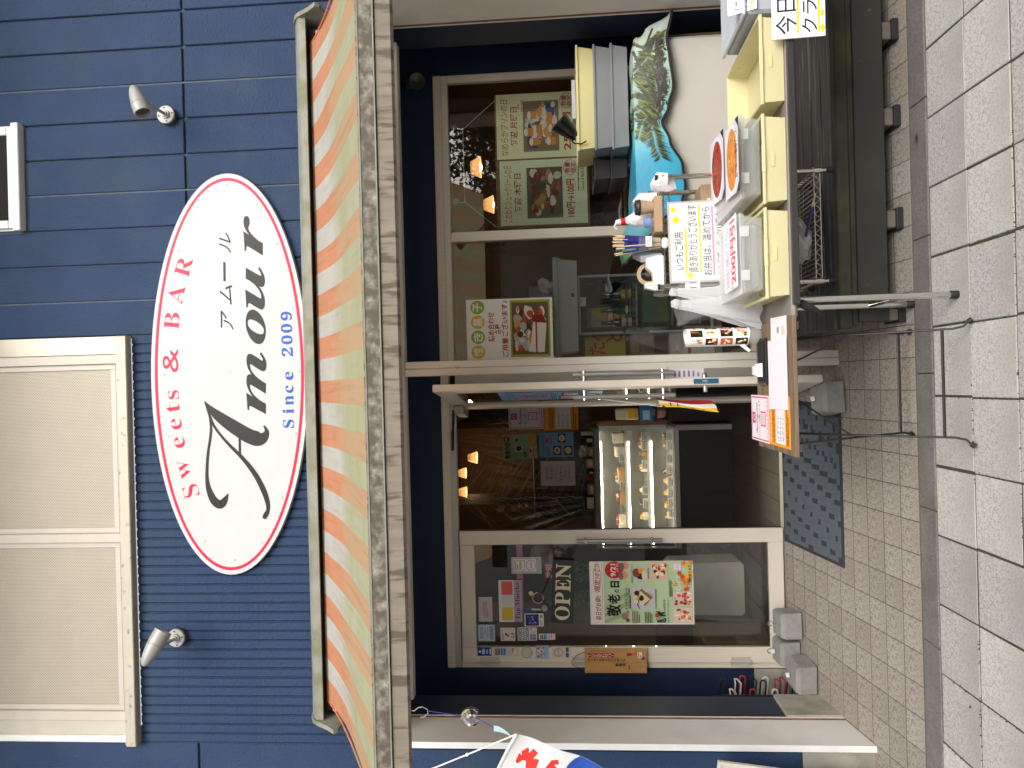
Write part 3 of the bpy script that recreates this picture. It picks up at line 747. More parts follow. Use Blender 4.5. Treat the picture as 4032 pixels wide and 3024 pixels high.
# ------------------------------------------------------------------ things on the ground and the deck
# mat
mat_b = mat('black_mat_rib', (.055, .067, .082), r=.8, var=.12, vsc=30); mat_k = mat('black_mat_base', (.026, .03, .034), r=.85)
t_ = thing('door_mat', 'dark ribbed entrance mat lying on the ramp in front of the open door', 'door mat', (-.59, 4.6, zt(4.6)))
MX0, MX1, MY0, MY1 = -1.045, -.15, 4.25, 4.975
q = MB(); q.prism([(MX0, MY0, zt(MY0) + .001), (MX1, MY0, zt(MY0) + .001), (MX1, MY1, zt(MY1) + .001), (MX0, MY1, zt(MY1) + .001)], (0, 0, .006), mat_k); q.build('rubber_edge', t_)
q = MB(); n = 130
for i in range(n):          # short ribs in a basket pattern, each a real raised bar
    y = MY0 + .02 + (MY1 - MY0 - .04) * i / (n - 1)
    for j in range(30):
        x0 = MX0 + .02 + (MX1 - MX0 - .04) * j / 30; x1 = x0 + .0275
        a_ = i // 6; g = 0 if (j + a_ * 2 + (a_ % 3)) % 7 == 0 or (j * 2 + a_ * 3) % 11 == 0 else 1
        h = .0035 if g else .001
        if g == 0: continue
        yy = y + .0012 * math.sin(j * 1.7)
        q.add([(x0, yy - .0018, zt(yy) + .0072), (x1, yy - .0018, zt(yy) + .0072), (x1, yy + .0018, zt(yy) + .0072), (x0, yy + .0018, zt(yy) + .0072), (x0, yy, zt(yy) + .0072 + h), (x1, yy, zt(yy) + .0072 + h)],
              [(0, 1, 5, 4), (2, 3, 4, 5), (0, 4, 3), (1, 2, 5)], mat_b)
tag(q.build('ribs', t_), kind='stuff')

# concrete weights with eye bolts
wt_m = mat('weight_concrete', (.27, .27, .258), r=.9, var=.12, vsc=16, bump=.45, bs=140, dirt=(.18, .185, .17), ds=11, da=.62)
tape = mat('white_tape', (.75, .75, .72), r=.5)
def weight(x, y, rz, s_, label, tp, top_h=.14):
    z = zt(y + .06) - .002; t_ = thing('concrete_weight', label, 'weight', (x, y, z), 'concrete tent weights')
    Mx = Matrix.Translation((x, y, z)) @ Matrix.Rotation(R(rz), 4, 'Z') @ Matrix.Rotation(math.atan(S2) * .6, 4, 'X')
    a, c = s_ / 2, s_ / 2 * .88
    P = [Mx @ Vector(v) for v in ((-a, -a, .0), (a, -a, .0), (a, a, .0), (-a, a, .0), (-a, -a, top_h * .8), (a, -a, top_h * .8), (a, a, top_h * .8), (-a, a, top_h * .8), (-c, -c, top_h), (c, -c, top_h), (c, c, top_h), (-c, c, top_h))]
    q = MB(); q.add(P, [(3, 2, 1, 0), (0, 1, 5, 4), (1, 2, 6, 5), (2, 3, 7, 6), (3, 0, 4, 7), (4, 5, 9, 8), (5, 6, 10, 9), (6, 7, 11, 10), (7, 4, 8, 11), (8, 9, 10, 11)], wt_m); q.build('block', t_)
    q = MB(); b0 = Mx @ Vector((0, 0, top_h)); q.tube([b0 - Vector((0, 0, .01)), b0 + Vector((0, 0, .025))], .003, chrome, n=6)
    q.tube([b0 + Vector((.014 * math.cos(R(k)), .004, .038 + .014 * math.sin(R(k)))) for k in range(-90, 250, 20)], .003, chrome, n=6); q.build('eye_bolt', t_)
    if tp:
        q = MB(); q.prism([b0 + Vector(v) for v in ((-.012, -.004, .01), (.014, -.004, .012), (.010, -.004, .034), (-.014, -.004, .028))], (0, .008, 0), tape); q.build('tape_tag', t_)
weight(-1.525, 4.83, 4, .155, 'grey concrete weight nearest the closed door, first from the mat in the row of three', False, .125)
weight(-1.705, 4.86, 0, .15, 'grey concrete weight in the middle of the three with white tape on its bolt', True, .12)
weight(-1.775, 4.66, -6, .165, 'grey concrete weight at the wall side, standing in front of the other two', True, .12)
weight(-.125, 4.27, 8, .165, 'grey concrete weight alone under the small wooden table', True, .115)

# loop rack behind the weights
t_ = thing('loop_rack', 'rack of red, white and black U-shaped bars in the corner beside the concrete plinth', 'rack', (-1.93, 4.78, zt(4.78)))
red_b = mat('red_bar', (.30, .03, .035), r=.4); wh_b = mat('white_bar', (.62, .60, .52), r=.4); bk_b = mat('black_bar', (.015, .015, .016), r=.4)
q = MB(); q.box(-1.952, -1.936, 4.742, 4.752, .2, .70, bk_b, c=.002); q.box(-2.02, -1.86, 4.80, 4.97, .2, .215, bk_b, c=.003); q.box(-2.01, -1.995, 4.87, 4.885, .215, .72, bk_b, c=.002); q.build('stand', t_)
for z, c_, yy, rnd in ((.672, bk_b, 4.80, 1), (.622, wh_b, 4.76, 0), (.582, wh_b, 4.80, 0), (.545, red_b, 4.85, 1), (.505, red_b, 4.76, 1), (.478, bk_b, 4.84, 0), (.435, bk_b, 4.78, 1), (.41, wh_b, 4.83, 1), (.372, wh_b, 4.76, 1), (.34, red_b, 4.80, 0), (.302, red_b, 4.83, 0), (.268, bk_b, 4.8, 1)):
    q = MB(); X = -1.858 if yy > 4.77 else -1.905; P = []
    for s_ in (1, -1):
        pass
    hh = .017
    P = [(-1.995, yy + .04, z + hh), (X - .03, yy, z + hh)]
    if rnd: P += [(X - .017 + .017 * math.sin(a), yy - .004, z + hh * math.cos(a)) for a in (.3, .8, 1.3, 1.8, 2.3, 2.8)]
    else: P += [(X, yy - .005, z + hh * 1.3), (X, yy - .005, z + hh * .4)]
    P += [(X - .03, yy, z - hh), (-1.995, yy + .04, z - hh)]
    q.tube(P, .0058, c_, n=4); q.build('loop_bar', t_)

# ---- deck
t_ = thing('wooden_deck', 'dark weathered plank deck on rubber feet under the window', 'deck', (1.4, 4.2, .05))
DZ = .310
for k in range(9):
    y0 = 3.695 + .147 * k
    if y0 > 4.96: break
    q = MB(); q.box(.215 + random.uniform(0, .008), 2.045, y0, y0 + .141, DZ - .03 + random.uniform(-.001, .001), DZ, wood_d, c=.003); q.build('plank', t_)
q = MB(); q.box(.215, 2.3, 3.636, 3.69, DZ - .055, DZ + .002, wood_o, c=.006); q.build('edge_board', t_)
q = MB(); q.box(.23, 2.3, 3.652, 3.69, .226, DZ - .056, wood_o, c=.003); q.build('ledge_board', t_)
q = MB(); q.box(.245, 2.3, 3.640, 3.68, .092, .2255, mat('deck_fascia', (.021, .020, .016), r=.75, var=.2, vsc=5, dirt=(.07, .065, .05), ds=30, da=.72, dw=.03), c=.003); q.build('fascia_board', t_)
ft_m = mat('deck_foot_wood', (.13, .11, .085), r=.85, var=.2)
for x0, x1 in ((.25, .30), (.68, .76), (1.155, 1.235), (1.555, 1.635), (2.0, 2.08)):
    f = MB().box(x0, x1, 3.66, 3.80, zt(3.8) + .004, .0915, ft_m, c=.004).build('foot', t_)
    q = MB()
    q.box(x0 - .01, x1 + .01, 3.645, 3.82, zt(3.64) + .001, zt(3.82) + .003, dark_rub, c=.003); q.build('rubber_pad', f)

# ---- folding table
t_ = thing('folding_table', 'long grey-brown folding table on chrome legs loaded with yellow crates', 'table', (1.1, 3.45, 0))
tb = mat('table_laminate', (.24, .215, .19), r=.45, var=.08, vsc=12, dirt=(.17, .15, .13), ds=18, da=.66); tbe = mat('table_edge_dark', (.03, .028, .026), r=.5)
tz = .668
q = MB(); q.box(.235, 2.2, 3.155, 3.75, tz - .024, tz, tb, c=.010); q.build('tabletop', t_)
q = MB(); q.box(.29, 2.2, 3.138, 3.154, tz - .030, tz - .001, tbe, c=.003); q.box(.285, 2.2, 3.165, 3.195, tz - .034, tz - .0245, tbe, c=.002); q.box(.285, .315, 3.197, 3.69, tz - .062, tz - .0245, tbe, c=.003); q.build('under_frame', t_)
for y in (3.215, 3.59):
    g = zp(y) if y < YC else (0.004 if y < YT else zt(y)); q = MB(); q.tube([(.315, y, g + .022), (.315, y, tz - .025)], .0135, chrome, n=14); l_ = q.build('leg', t_)
    q = MB(); q.lathe([(.0165, 0), (.0165, .03), (.0145, .033)], (.315, y, g + .0005), (0, 0, 1), dark_rub, n=14); q.build('foot_cap', l_)
for y in (3.215, 3.59):
    q = MB(); q.tube([(2.1, y, .03), (2.1, y, tz - .025)], .0135, chrome, n=14); q.build('leg', t_)
q = MB(); q.tube([(.315, 3.215, .2), (.315, 3.59, .2)], .010, chrome, n=10); q.build('crossbar', t_)
q = MB(); q.tube([(.30, 3.19, .625), (.283, 3.185, .60), (.27, 3.185, .568), (.262, 3.19, .556)], [.017, .016, .012, .010], dark_rub, n=8); q.build('leg_lock', t_)

# ---- crates
cr_m = mat('yellow_crate_plastic', (.80, .74, .44), r=.38, var=.03, vsc=4, transl=.2, dirt=(.6, .5, .22), ds=20, da=.73, dw=.05)
def crate(parent, x0, x1, y0, y1, z0, h, m, rim=.008, wall=.003, name='shell', taper=.008):
    """open topped tray with a rolled rim; returns nothing"""
    q = MB(); a = taper
    o0 = [(x0 + a, y0 + a), (x1 - a, y0 + a), (x1 - a, y1 - a), (x0 + a, y1 - a)]; o1 = [(x0, y0), (x1, y0), (x1, y1), (x0, y1)]
    i1 = [(x0 + wall, y0 + wall), (x1 - wall, y0 + wall), (x1 - wall, y1 - wall), (x0 + wall, y1 - wall)]; i0 = [(x0 + a + wall, y0 + a + wall), (x1 - a - wall, y0 + a + wall), (x1 - a - wall, y1 - a - wall), (x0 + a + wall, y1 - a - wall)]
    V = [(*p, z0) for p in o0] + [(*p, z0 + h) for p in o1] + [(*p, z0 + h) for p in i1] + [(*p, z0 + wall) for p in i0]
    F_ = [(3, 2, 1, 0), (12, 13, 14, 15)]
    for k in range(4):
        l = (k + 1) % 4; F_ += [(k, l, 4 + l, 4 + k), (4 + k, 4 + l, 8 + l, 8 + k), (8 + k, 8 + l, 12 + l, 12 + k)]
    q.add(V, F_, m); ob = q.build(name, parent)
    q = MB()
    for ya, yb, xa, xb in ((y0 - rim, y0, x0 - rim, x1 + rim), (y1, y1 + rim, x0 - rim, x1 + rim), (y0, y1, x0 - rim, x0), (y0, y1, x1, x1 + rim)):
        q.box(xa, xb, ya, yb, z0 + h - .012, z0 + h + .001, m, c=.002)
    q.build('rim', parent)
    return ob
lab = mat('faded_label', (.72, .62, .28), r=.6)
for x0, x1, txt in ((1.112, 1.470, 'empty pale yellow crate at the right end of the crates on the folding table'), (.708, 1.066, 'pale yellow crate in the middle under the container with the food pictures'), (.322, .686, 'pale yellow crate at the table end under the container with the 200 yen notice')):
    t_ = thing('crate', txt, 'crate', ((x0 + x1) / 2, 3.48, tz), 'yellow crates on the folding table')
    crate(t_, x0 + .004, x1 - .004, 3.168, 3.79, tz + .002, .097, cr_m, wall=.0045)
    q = MB(); xm = (x0 + x1) / 2
    q.box(xm - .055, xm + .055, 3.1585, 3.1675, tz + .086, tz + .102, cr_m, c=.002); q.build('grip', t_)
    q = MB(); q.box(xm - .03, xm + .025, 3.168, 3.1685, tz + .05, tz + .062, lab); q.build('label', t_)
    for xx in (x0 + .05, x1 - .05):
        q = MB(); q.box(xx - .02, xx + .02, 3.18, 3.78, tz + .0003, tz + .0035, cr_m); q.build('runner', t_)
# translucent lidded containers standing in the crates
cl_m = mat('clear_plastic', (.97, .98, .985), r=.25, var=.0, alpha=.24, spec=.5, transl=.6); cl_e = mat('clear_plastic_edge', (.95, .97, .98), r=.3, var=.02, alpha=.5, transl=.4)
ct_i = mat('packed_lunches', (.55, .5, .44), r=.7, var=.35, vsc=14)
def container(x0, x1, y0, y1, z0, h, label, lid_tilt=0):
    t_ = thing('container', label, 'container', ((x0 + x1) / 2, (y0 + y1) / 2, z0), 'clear lidded containers')
    crate(t_, x0, x1, y0, y1, z0, h, cl_m, rim=.006, wall=.003, taper=.012, name='tub')
    q = MB(); q.box(x0 + .03, x1 - .03, y0 + .06, y1 - .05, z0 + .004, z0 + h * .5, mat('grey_blue_insert', (.86, .90, .94), r=.6, alpha=.5, transl=.45), c=.01); q.build('cool_pack', t_)
    q = MB(); q.box(x0 - .008, x1 + .008, y0 - .008, y1 + .008, z0 + h + .0015, z0 + h + .007, cl_e, c=.002)
    q.box(x0 + .03, x1 - .03, y0 + .03, y1 - .03, z0 + h + .0072, z0 + h + .018, cl_m, c=.005); q.build('lid', t_)
    xm = (x0 + x1) / 2
    for xx in (xm - .09, xm + .09): q = MB(); q.box(xx - .022, xx + .022, y0 - .012, y0 - .0085, z0 + h - .03, z0 + h + .006, cl_e, c=.002); q.build('clip', t_)
    return t_
Z2 = tz + .018
container(.74, 1.072, 3.185, 3.75, tz + .10, .080, 'clear container with two food pictures on its lid, standing on the middle crate')
container(.35, .668, 3.185, 3.60, tz + .10, .088, 'clear container with the red 200 yen notice, standing on the end crate')
# food pictures lying on the lids
dk = mat('dish_dark', (.03, .02, .016), r=.5)
def dish(name, label, o, U, V, w_, h, main, cols, seed, txt):
    P = Print(w_, h, K('#1d1c22')); P.rect(.0, .0, 1, 1, K('#d9d6e2')); P.poly([(0, 0), (.14, 0), (0, .2)], K('#1d1c22')); P.poly([(1, 0), (.86, 0), (1, .2)], K('#1d1c22')); P.disc(.5, .5, .49, .47, K('#e9e6f0'), 30); rr = random.Random(seed)
    P.disc(.5, .5, .43, .38, main, 26)
    for k in range(46):
        a = rr.uniform(0, 6.283); q_ = math.sqrt(rr.random()) * .9; x, y = .5 + .40 * q_ * math.cos(a), .5 + .34 * q_ * math.sin(a); P.lv += .15
        A = rr.uniform(-1, 1); l = rr.uniform(.03, .09)
        P.poly([(x - l * math.cos(A), y - l * math.sin(A)), (x, y - .03), (x + l * math.cos(A), y + l * math.sin(A)), (x, y + .03)], cols[k % len(cols)], P.lv)
    if txt: P.text(txt, .2, .08, .85, .26, K('#221b18'))
    one(P.mesh(o, U, V), name, label, 'picture', 'food pictures on the container lids')
dish('food_picture', 'printed picture of an orange noodle dish lying on the lid of the middle container', (.757, 3.13, tz + .201), (1, 0, 0), (.06, 1, 0), .30, .26, K('#e2862c'), [K('#f0a24a'), K('#d9612a'), K('#8fa640'), K('#f2b765')], 3, 'あつあつの醤油ソース')
dish('food_picture', 'printed picture of a dark red dish lying behind the noodle picture', (.80, 3.42, tz + .201), (1, 0, 0), (.08, 1, 0), .30, .31, K('#a8381c'), [K('#c9492a'), K('#5e2413'), K('#3c1a10'), K('#b9661f')], 5, None)
P = Print(.30, .235, K('#ece8f4')); P.text('200円引', .06, .10, .95, .50, K('#e0262c'), .02); P.text('お弁当まとめ買いで', .05, .60, .60, .86, K('#e86aa0')); P.text('さらに', .64, .60, .92, .88, K('#7fb4e2')); P.text('✦', .0, .3, .05, .5, K('#f0b429'))
one(P.mesh((.375, 3.165, tz + .2095), (1, .02, 0), (-.03, 1, .02)), 'discount_notice', 'white paper notice with big red "200円引" lying on the end container lid', 'notice')
# clear sheet bag slumped over that container
def blob_sheet(fn, nu, nv, m, name, label, cat, thick=None, parent=None, build=True):
    q = MB(); q.grid(fn, nu, nv, m)
    return q
bag_m = mat('thin_white_bag', (.82, .84, .85), r=.35, var=.03, alpha=.72, transl=.4)
bag_c = mat('clear_film', (.86, .88, .89), r=.12, var=.02, alpha=.12, transl=.3)
def film(u, v):
    x = .30 + .40 * u; s_ = v
    y = 3.44 + .2 * s_; z = tz + .215 + .20 * s_ * (1 - .55 * u) + .018 * math.sin(9 * u + 5 * v) + .008 * math.sin(23 * u - 9 * v)
    return (x - .05 * s_ * (1 - u), y, z)
q = MB(); q.grid(film, 14, 12, bag_c); one(q, 'plastic_film', 'clear crumpled plastic film standing up over the end container', 'plastic film')
# plain grey box with notice at the picture's upper edge
t_ = thing('box', 'pale grey box at the far right end of the folding table with a slanted notice', 'box', (1.62, 3.42, tz))
q = MB(); q.box(1.50, 1.80, 3.20, 3.62, tz + .001, tz + .14, mat('pale_grey_box', (.45, .48, .52), r=.5), c=.012); q.build('body', t_)
q = MB(); q.box(1.49, 1.81, 3.19, 3.63, tz + .1405, tz + .155, mat('pale_grey_lid', (.55, .58, .62), r=.45), c=.006); q.build('lid', t_)
P = Print(.24, .12, K('#e6ecf6')); P.text('にり', .06, .3, .4, .8, K('#2a2a30')); P.rect(.1, .12, .8, .2, K('#f2c230')); P.text('今日', .5, .35, .9, .8, K('#e86aa0'))
one(P.mesh((1.51, 3.185, tz + .10), (1, 0, 0), (0, .5, .9)), 'notice', 'slanted white notice with yellow underline leaning on the pale grey box', 'notice')
P = Print(.56, .205, K('#e8e6ec'), thick=.006)
P.text('今日の献立', .03, .53, .74, .93, K('#26242a'), .004); P.rect(.03, .49, .50, .53, K('#f5d020')); P.text('クラブサンド', .03, .15, .80, .45, K('#26242a'), .004); P.rect(.03, .10, .42, .14, K('#f5d020'))
for x, y in ((.16, .02), (.06, -.0)): pass
P.text('✦', .015, .0, .10, .10, K('#f7c915')); P.text('✦', .13, .01, .2, .10, K('#f7c915'))
one(P.mesh((1.352, 3.115, .522), (1, .03, -.02), (0, .06, 1)), 'price_board', 'white hand-lettered board with yellow underlines hung on the front of the folding table', 'board')

# ---- chrome wire rack
t_ = thing('wire_rack', 'chrome wire shelf rack standing on the deck behind the folding table', 'rack', (.705, 3.84, DZ))
rk = mat('rack_chrome', (.62, .58, .5), r=.22, m=1, var=.06); RX0, RX1, RY0, RY1 = .448, .972, 3.705, 4.02
for x in (RX0, RX1):
    for y in (RY0, RY1):
        l_ = MB().tube([(x, y, DZ + .03), (x, y, 1.125)], .0115, rk, n=12).build('post', t_)
        q = MB(); q.lathe([(.013, 0), (.013, .012)], (x, y, 1.1255), (0, 0, 1), dark_rub, n=12); q.lathe([(.016, 0), (.012, .024), (.008, .03)], (x, y, DZ + .0005), (0, 0, 1), dark_rub, n=12); q.build('cap', l_)
for z in (1.10, .395):
    q = MB()
    for zz in (z, z - .028):
        q.tube([(RX0, RY0, zz), (RX1, RY0, zz), (RX1, RY1, zz), (RX0, RY1, zz)], .003, rk, n=6, closed=True)
    for (a, c_) in (((RX0, RY0), (RX1, RY0)), ((RX0, RY1), (RX1, RY1)), ((RX0, RY0), (RX0, RY1)), ((RX1, RY0), (RX1, RY1))):
        ln = math.hypot(c_[0] - a[0], c_[1] - a[1]); n = int(ln / .022)
        q.tube([(a[0] + (c_[0] - a[0]) * k / n, a[1] + (c_[1] - a[1]) * k / n, z - (.028 if k % 2 else 0)) for k in range(n + 1)], .0022, rk, n=5)
    for k in range(1, 24): x = RX0 + (RX1 - RX0) * k / 24; q.tube([(x, RY0, z + .003), (x, RY1, z + .003)], .0018, rk, n=5)
    for x in (RX0, RX1):
        for y in (RY0, RY1): q.lathe([(.0155, -.032), (.0155, .004)], (x, y, z), (0, 0, 1), rk, n=12)
    q.build('wire_shelf', t_)
# whiteboard hung on the rack
P = Print(.388, .30, mat('whiteboard_face', (.74, .74, .74), r=.25, var=.015), thick=.008, corner=.008)
gr_f = K('#b9b5ae'); P.frame(0, 0, 1, 1, .009, gr_f)
bk = K('#1c1a1c', .35); yl = K('#f7d31a', .35); pk = K('#f58ab8', .35)
P.text('いつもご利用', .16, .77, .62, .91, bk); P.rect(.12, .715, .66, .742, yl)
P.text('頂きありがとうございます', .12, .545, .95, .70, bk); P.rect(.12, .495, .96, .522, yl)
P.text('お弁当は、温めてから', .08, .335, .92, .47, bk); P.rect(.08, .29, .93, .315, pk)
P.text('レンジで、ガッツリ下さい。', .10, .12, .94, .26, bk); P.rect(.45, .075, .93, .10, pk)
P.text('✦', .86, .86, .95, .97, yl); P.text('✦', .72, .80, .83, .95, yl); P.text('✦', .04, .60, .14, .76, yl)
t_ = thing('whiteboard', 'small whiteboard with black handwriting underlined in yellow and pink, hung on the wire rack', 'whiteboard', (.655, 3.69, .79))
P.mesh((.462, 3.682, .782), (1, 0, .012), (-.012, -.02, 1)).build('board', t_)
q = MB()
q.box(.63, .68, 3.676, 3.70, 1.085, 1.115, mat('white_clip', (.78, .76, .70), r=.4), c=.008); q.build('clip', t_)
# ------------------------------------------------------------------ things on the wire rack
card_b = mat('brown_cardboard', (.42, .28, .165), r=.8, var=.06, vsc=10)
RT = 1.106
q = MB(); q.box(.712, .885, 3.70, 3.85, RT, RT + .038, card_b, c=.002); one(q, 'cardboard_box', 'flat brown cardboard box lying on the wire rack under the coffee cup', 'box')
t_ = thing('coffee_cup', 'brown paper coffee cup with black lid standing on the flat cardboard box', 'cup', (.842, 3.75, RT + .038))
q = MB(); q.lathe([(.026, 0), (.036, .062)], (.842, 3.75, RT + .0385), (0, 0, 1), mat('kraft_cup', (.45, .31, .2), r=.7), n=22); q.build('cup_body', t_)
q = MB(); q.lathe([(.0385, .0), (.0395, .006), (.037, .012), (.036, .024), (.031, .026), (.030, .021), (.001, .021)], (.842, 3.75, RT + .1005), (0, 0, 1), mat('black_lid', (.02, .018, .017), r=.35), n=22); q.build('lid', t_)
t_ = thing('squeeze_bottle', 'white squeeze bottle with red collar tilted behind the coffee cup', 'bottle', (.80, 3.86, RT))
wb = mat('white_bottle', (.80, .81, .83), r=.3, var=.02)
ax = Vector((-.12, 0, 1)).normalized()
q = MB(); q.lathe([(.034, 0), (.040, .01), (.041, .08), (.036, .12), (.020, .155), (.015, .165)], (.826, 3.875, RT + .001), ax, wb, n=22); q.build('body', t_)
q = MB(); q.lathe([(.0165, .165), (.0165, .188)], (.826, 3.875, RT + .001), ax, K('#d8322c'), n=18); q.build('collar', t_)
q = MB(); o_ = Vector((.826, 3.875, RT + .001)) + ax * .188; q.lathe([(.015, 0), (.013, .02), (.010, .026)], o_, ax, wb, n=16); q.tube([o_ + ax * .02, o_ + ax * .03 + Vector((-.02, 0, .004)), o_ + ax * .024 + Vector((-.034, 0, -.004))], .006, wb, n=8); q.build('trigger', t_)
# carton behind
q = MB(); q.prism([(.87, 3.9, RT), (.95, 3.9, RT), (.95, 3.9, RT + .09), (.91, 3.9, RT + .125), (.87, 3.9, RT + .09)], (0, .07, 0), mat('white_carton', (.74, .73, .70), r=.5)); one(q, 'milk_carton', 'white gable-topped carton behind the coffee cup', 'carton')
# crumpled paper bag over the right post
rr = random.Random(4)
def crumple(cx_, cy_, cz_, sx_, sy_, sz_, n, m, seed, amp=.35):
    rr = random.Random(seed); q = MB(); V = []; h = n
    V = [(cx_, cy_, cz_ + sz_)]; Fs = []
    for i in range(1, h):
        t = math.pi * i / h
        for k in range(n * 2):
            a = math.pi * k / n; f = 1 + rr.uniform(-amp, amp)
            V.append((cx_ + sx_ * f * math.sin(t) * math.cos(a), cy_ + sy_ * f * math.sin(t) * math.sin(a), cz_ + sz_ * f * math.cos(t)))
    V.append((cx_, cy_, cz_ - sz_)); N2 = n * 2
    for k in range(N2): Fs.append((0, 1 + k, 1 + (k + 1) % N2))
    for i in range(h - 2):
        for k in range(N2):
            a = 1 + i * N2 + k; b_ = 1 + i * N2 + (k + 1) % N2; Fs += [(a, a + N2, b_), (b_, a + N2, b_ + N2)]
    L_ = 1 + (h - 2) * N2
    for k in range(N2): Fs.append((L_ + k, len(V) - 1, L_ + (k + 1) % N2))
    q.add(V, Fs, m, False); return q
pap = mat('white_tissue', (.80, .81, .83), r=.7, var=.03, transl=.3)
one(crumple(.945, 3.72, 1.10, .045, .035, .06, 5, pap, 3, .4), 'crumpled_tissue', 'crumpled white tissue pushed over the right rack post', 'tissue')
# chopsticks in a clear cup
t_ = thing('chopstick_bundle', 'bundle of wooden chopsticks in blue paper sleeves standing in a clear pot', 'chopsticks', (.672, 3.79, RT))
cs = mat('chopstick_wood', (.66, .50, .30), r=.6); sl_ = mat('blue_sleeve', (.035, .035, .22), r=.5)
rr = random.Random(2)
for k in range(22):
    x, y = .672 + rr.uniform(-.028, .028), 3.79 + rr.uniform(-.026, .026); dx, dy = (x - .672) * .55 + rr.uniform(-.008, .008), (y - 3.79) * .5
    P0, P1 = Vector((x * .75 + .672 * .25, y, RT + .004)), Vector((x + dx, y + dy, RT + .225 + rr.uniform(-.008, .012))); A, B_ = .30, .80
    q = MB(); q.tube([P0, P1], .0036, cs, n=4); c_ = q.build('chopstick', t_)
    if k % 4 != 3:
        q = MB(); q.tube([P0.lerp(P1, A + rr.uniform(-.05, .05)), P0.lerp(P1, B_ + rr.uniform(-.1, .02))], .0052, sl_, n=5); q.build('paper_sleeve', c_)
q = MB(); q.lathe([(.033, 0), (.040, .11), (.042, .112)], (.672, 3.79, RT), (0, 0, 1), cl_m, n=22, cap=False); q.build('pot', t_)
P = Print(.05, .03, wh := K('#e9e6ea')); P.text('おてもと', .1, .2, .9, .8, K('#2c2c8a')); P.mesh((.65, 3.738, RT + .05)).build('label', t_)
# small clear bottle with blue label
t_ = thing('sanitizer_bottle', 'small clear bottle with blue label between the cup and the chopsticks', 'bottle', (.765, 3.735, RT + .038))
q = MB(); q.lathe([(.021, 0), (.023, .01), (.023, .06), (.011, .075), (.011, .085)], (.765, 3.735, RT + .0385), (0, 0, 1), cl_m, n=18); q.build('body', t_)
q = MB(); q.lathe([(.0236, .018), (.0236, .048)], (.765, 3.735, RT + .0385), (0, 0, 1), K('#7d94cc'), n=18, cap=False); q.build('label', t_)
q = MB(); q.lathe([(.012, .085), (.012, .1), (.004, .1), (.004, .115)], (.765, 3.735, RT + .0385), (0, 0, 1), cl_e, n=12); q.build('pump', t_)
# tape roll and white dispenser
t_ = thing('tape_roll', 'brown roll of packing tape leaning behind the white dispenser', 'tape', (.53, 3.84, RT))
q = MB(); a3 = Vector((-.25, -1, .25)).normalized(); q.lathe([(.040, -.012), (.056, -.012), (.056, .012), (.040, .012), (.040, -.012)], (.53, 3.84, RT + .06), a3, mat('packing_tape', (.45, .34, .2), r=.35), n=30, cap=False); q.build('tape', t_)
q = MB(); q.lathe([(.0375, -.0125), (.040, -.0125), (.040, .0125), (.0375, .0125), (.0375, -.0125)], (.53, 3.84, RT + .06), a3, mat('tape_core', (.62, .5, .36), r=.8), n=30, cap=False); q.build('core', t_)
t_ = thing('tape_dispenser', 'white plastic dispenser lying along the front of the wire rack', 'dispenser', (.52, 3.74, RT))
q = MB(); q.prism([(.60, 3.71, RT), (.60, 3.71, RT + .035), (.588, 3.71, RT + .082), (.545, 3.71, RT + .082), (.52, 3.71, RT + .055), (.44, 3.71, RT + .045), (.435, 3.71, RT)], (0, .06, 0), mat('white_dispenser', (.76, .75, .73), r=.35)); q.build('body', t_)
q = MB(); q.prism([(.438, 3.705, RT + .012), (.475, 3.705, RT + .045), (.468, 3.705, RT + .092), (.445, 3.705, RT + .092), (.432, 3.705, RT + .04)], (0, .05, 0), mat('white_dispenser_front', (.70, .67, .6), r=.35)); q.build('nose', t_)
q = MB(); q.prism([(.585, 3.74, RT - .0), (.62, 3.90, RT + .0), (.62, 3.90, RT + .13), (.58, 3.78, RT + .10)], (.03, 0, .004), mat('grey_folder', (.22, .22, .24), r=.45)); one(q, 'grey_pouch', 'dark grey pouch leaning behind the tape roll', 'pouch')
# plastic hook and white bags on the left side
t_ = thing('bag_hook', 'white plastic hook clamped to the left rack post', 'hook', (.44, 3.69, .96))
q = MB(); q.box(.425, .472, 3.68, 3.693, .985, 1.01, wb, c=.004); q.box(.438, .456, 3.68, 3.692, .955, .985, wb, c=.003); q.box(.418, .476, 3.676, 3.69, .938, .956, wb, c=.005); q.build('hook_body', t_)
def sack(x, y, ztop, h, w0, w1, seed, lean=0, m=bag_m):
    rr = random.Random(seed); q = MB(); ph = [rr.uniform(0, 6.28) for _ in range(6)]
    def f(u, v):
        a = 2 * math.pi * u; s_ = v ** 1.3; wd = w0 + (w1 - w0) * s_ + .25 * w0 * math.sin(3 * a + ph[0]) * (1 - s_)
        fold = 1 + .16 * math.sin(5 * a + ph[1] + 2 * v) + .10 * math.sin(9 * a + ph[2] - 4 * v) + .06 * math.sin(14 * a + ph[3])
        return (x + lean * v + wd * fold * math.cos(a), y + wd * .55 * fold * math.sin(a), ztop - h * v + .008 * math.sin(7 * a + ph[4]))
    q.grid(f, 44, 18, m); return q
t_ = thing('plastic_bag', 'white plastic bag with knotted handles hanging beside the rack, the larger one', 'bag', (.34, 3.60, .70))
sack(.345, 3.60, 1.05, .36, .018, .085, 1, -.035).build('bag_body', t_)
q = crumple(.352, 3.60, 1.068, .024, .02, .022, 5, bag_m, 8, .3); q.build('knot', t_)
t_ = thing('plastic_bag', 'smaller white plastic bag hanging on the hook next to the larger one', 'bag', (.41, 3.62, .78))
sack(.415, 3.625, 1.06, .25, .014, .06, 5, -.04).build('bag_body', t_)
q = crumple(.41, 3.625, 1.075, .022, .016, .02, 5, bag_m, 9, .3); q.build('knot', t_)
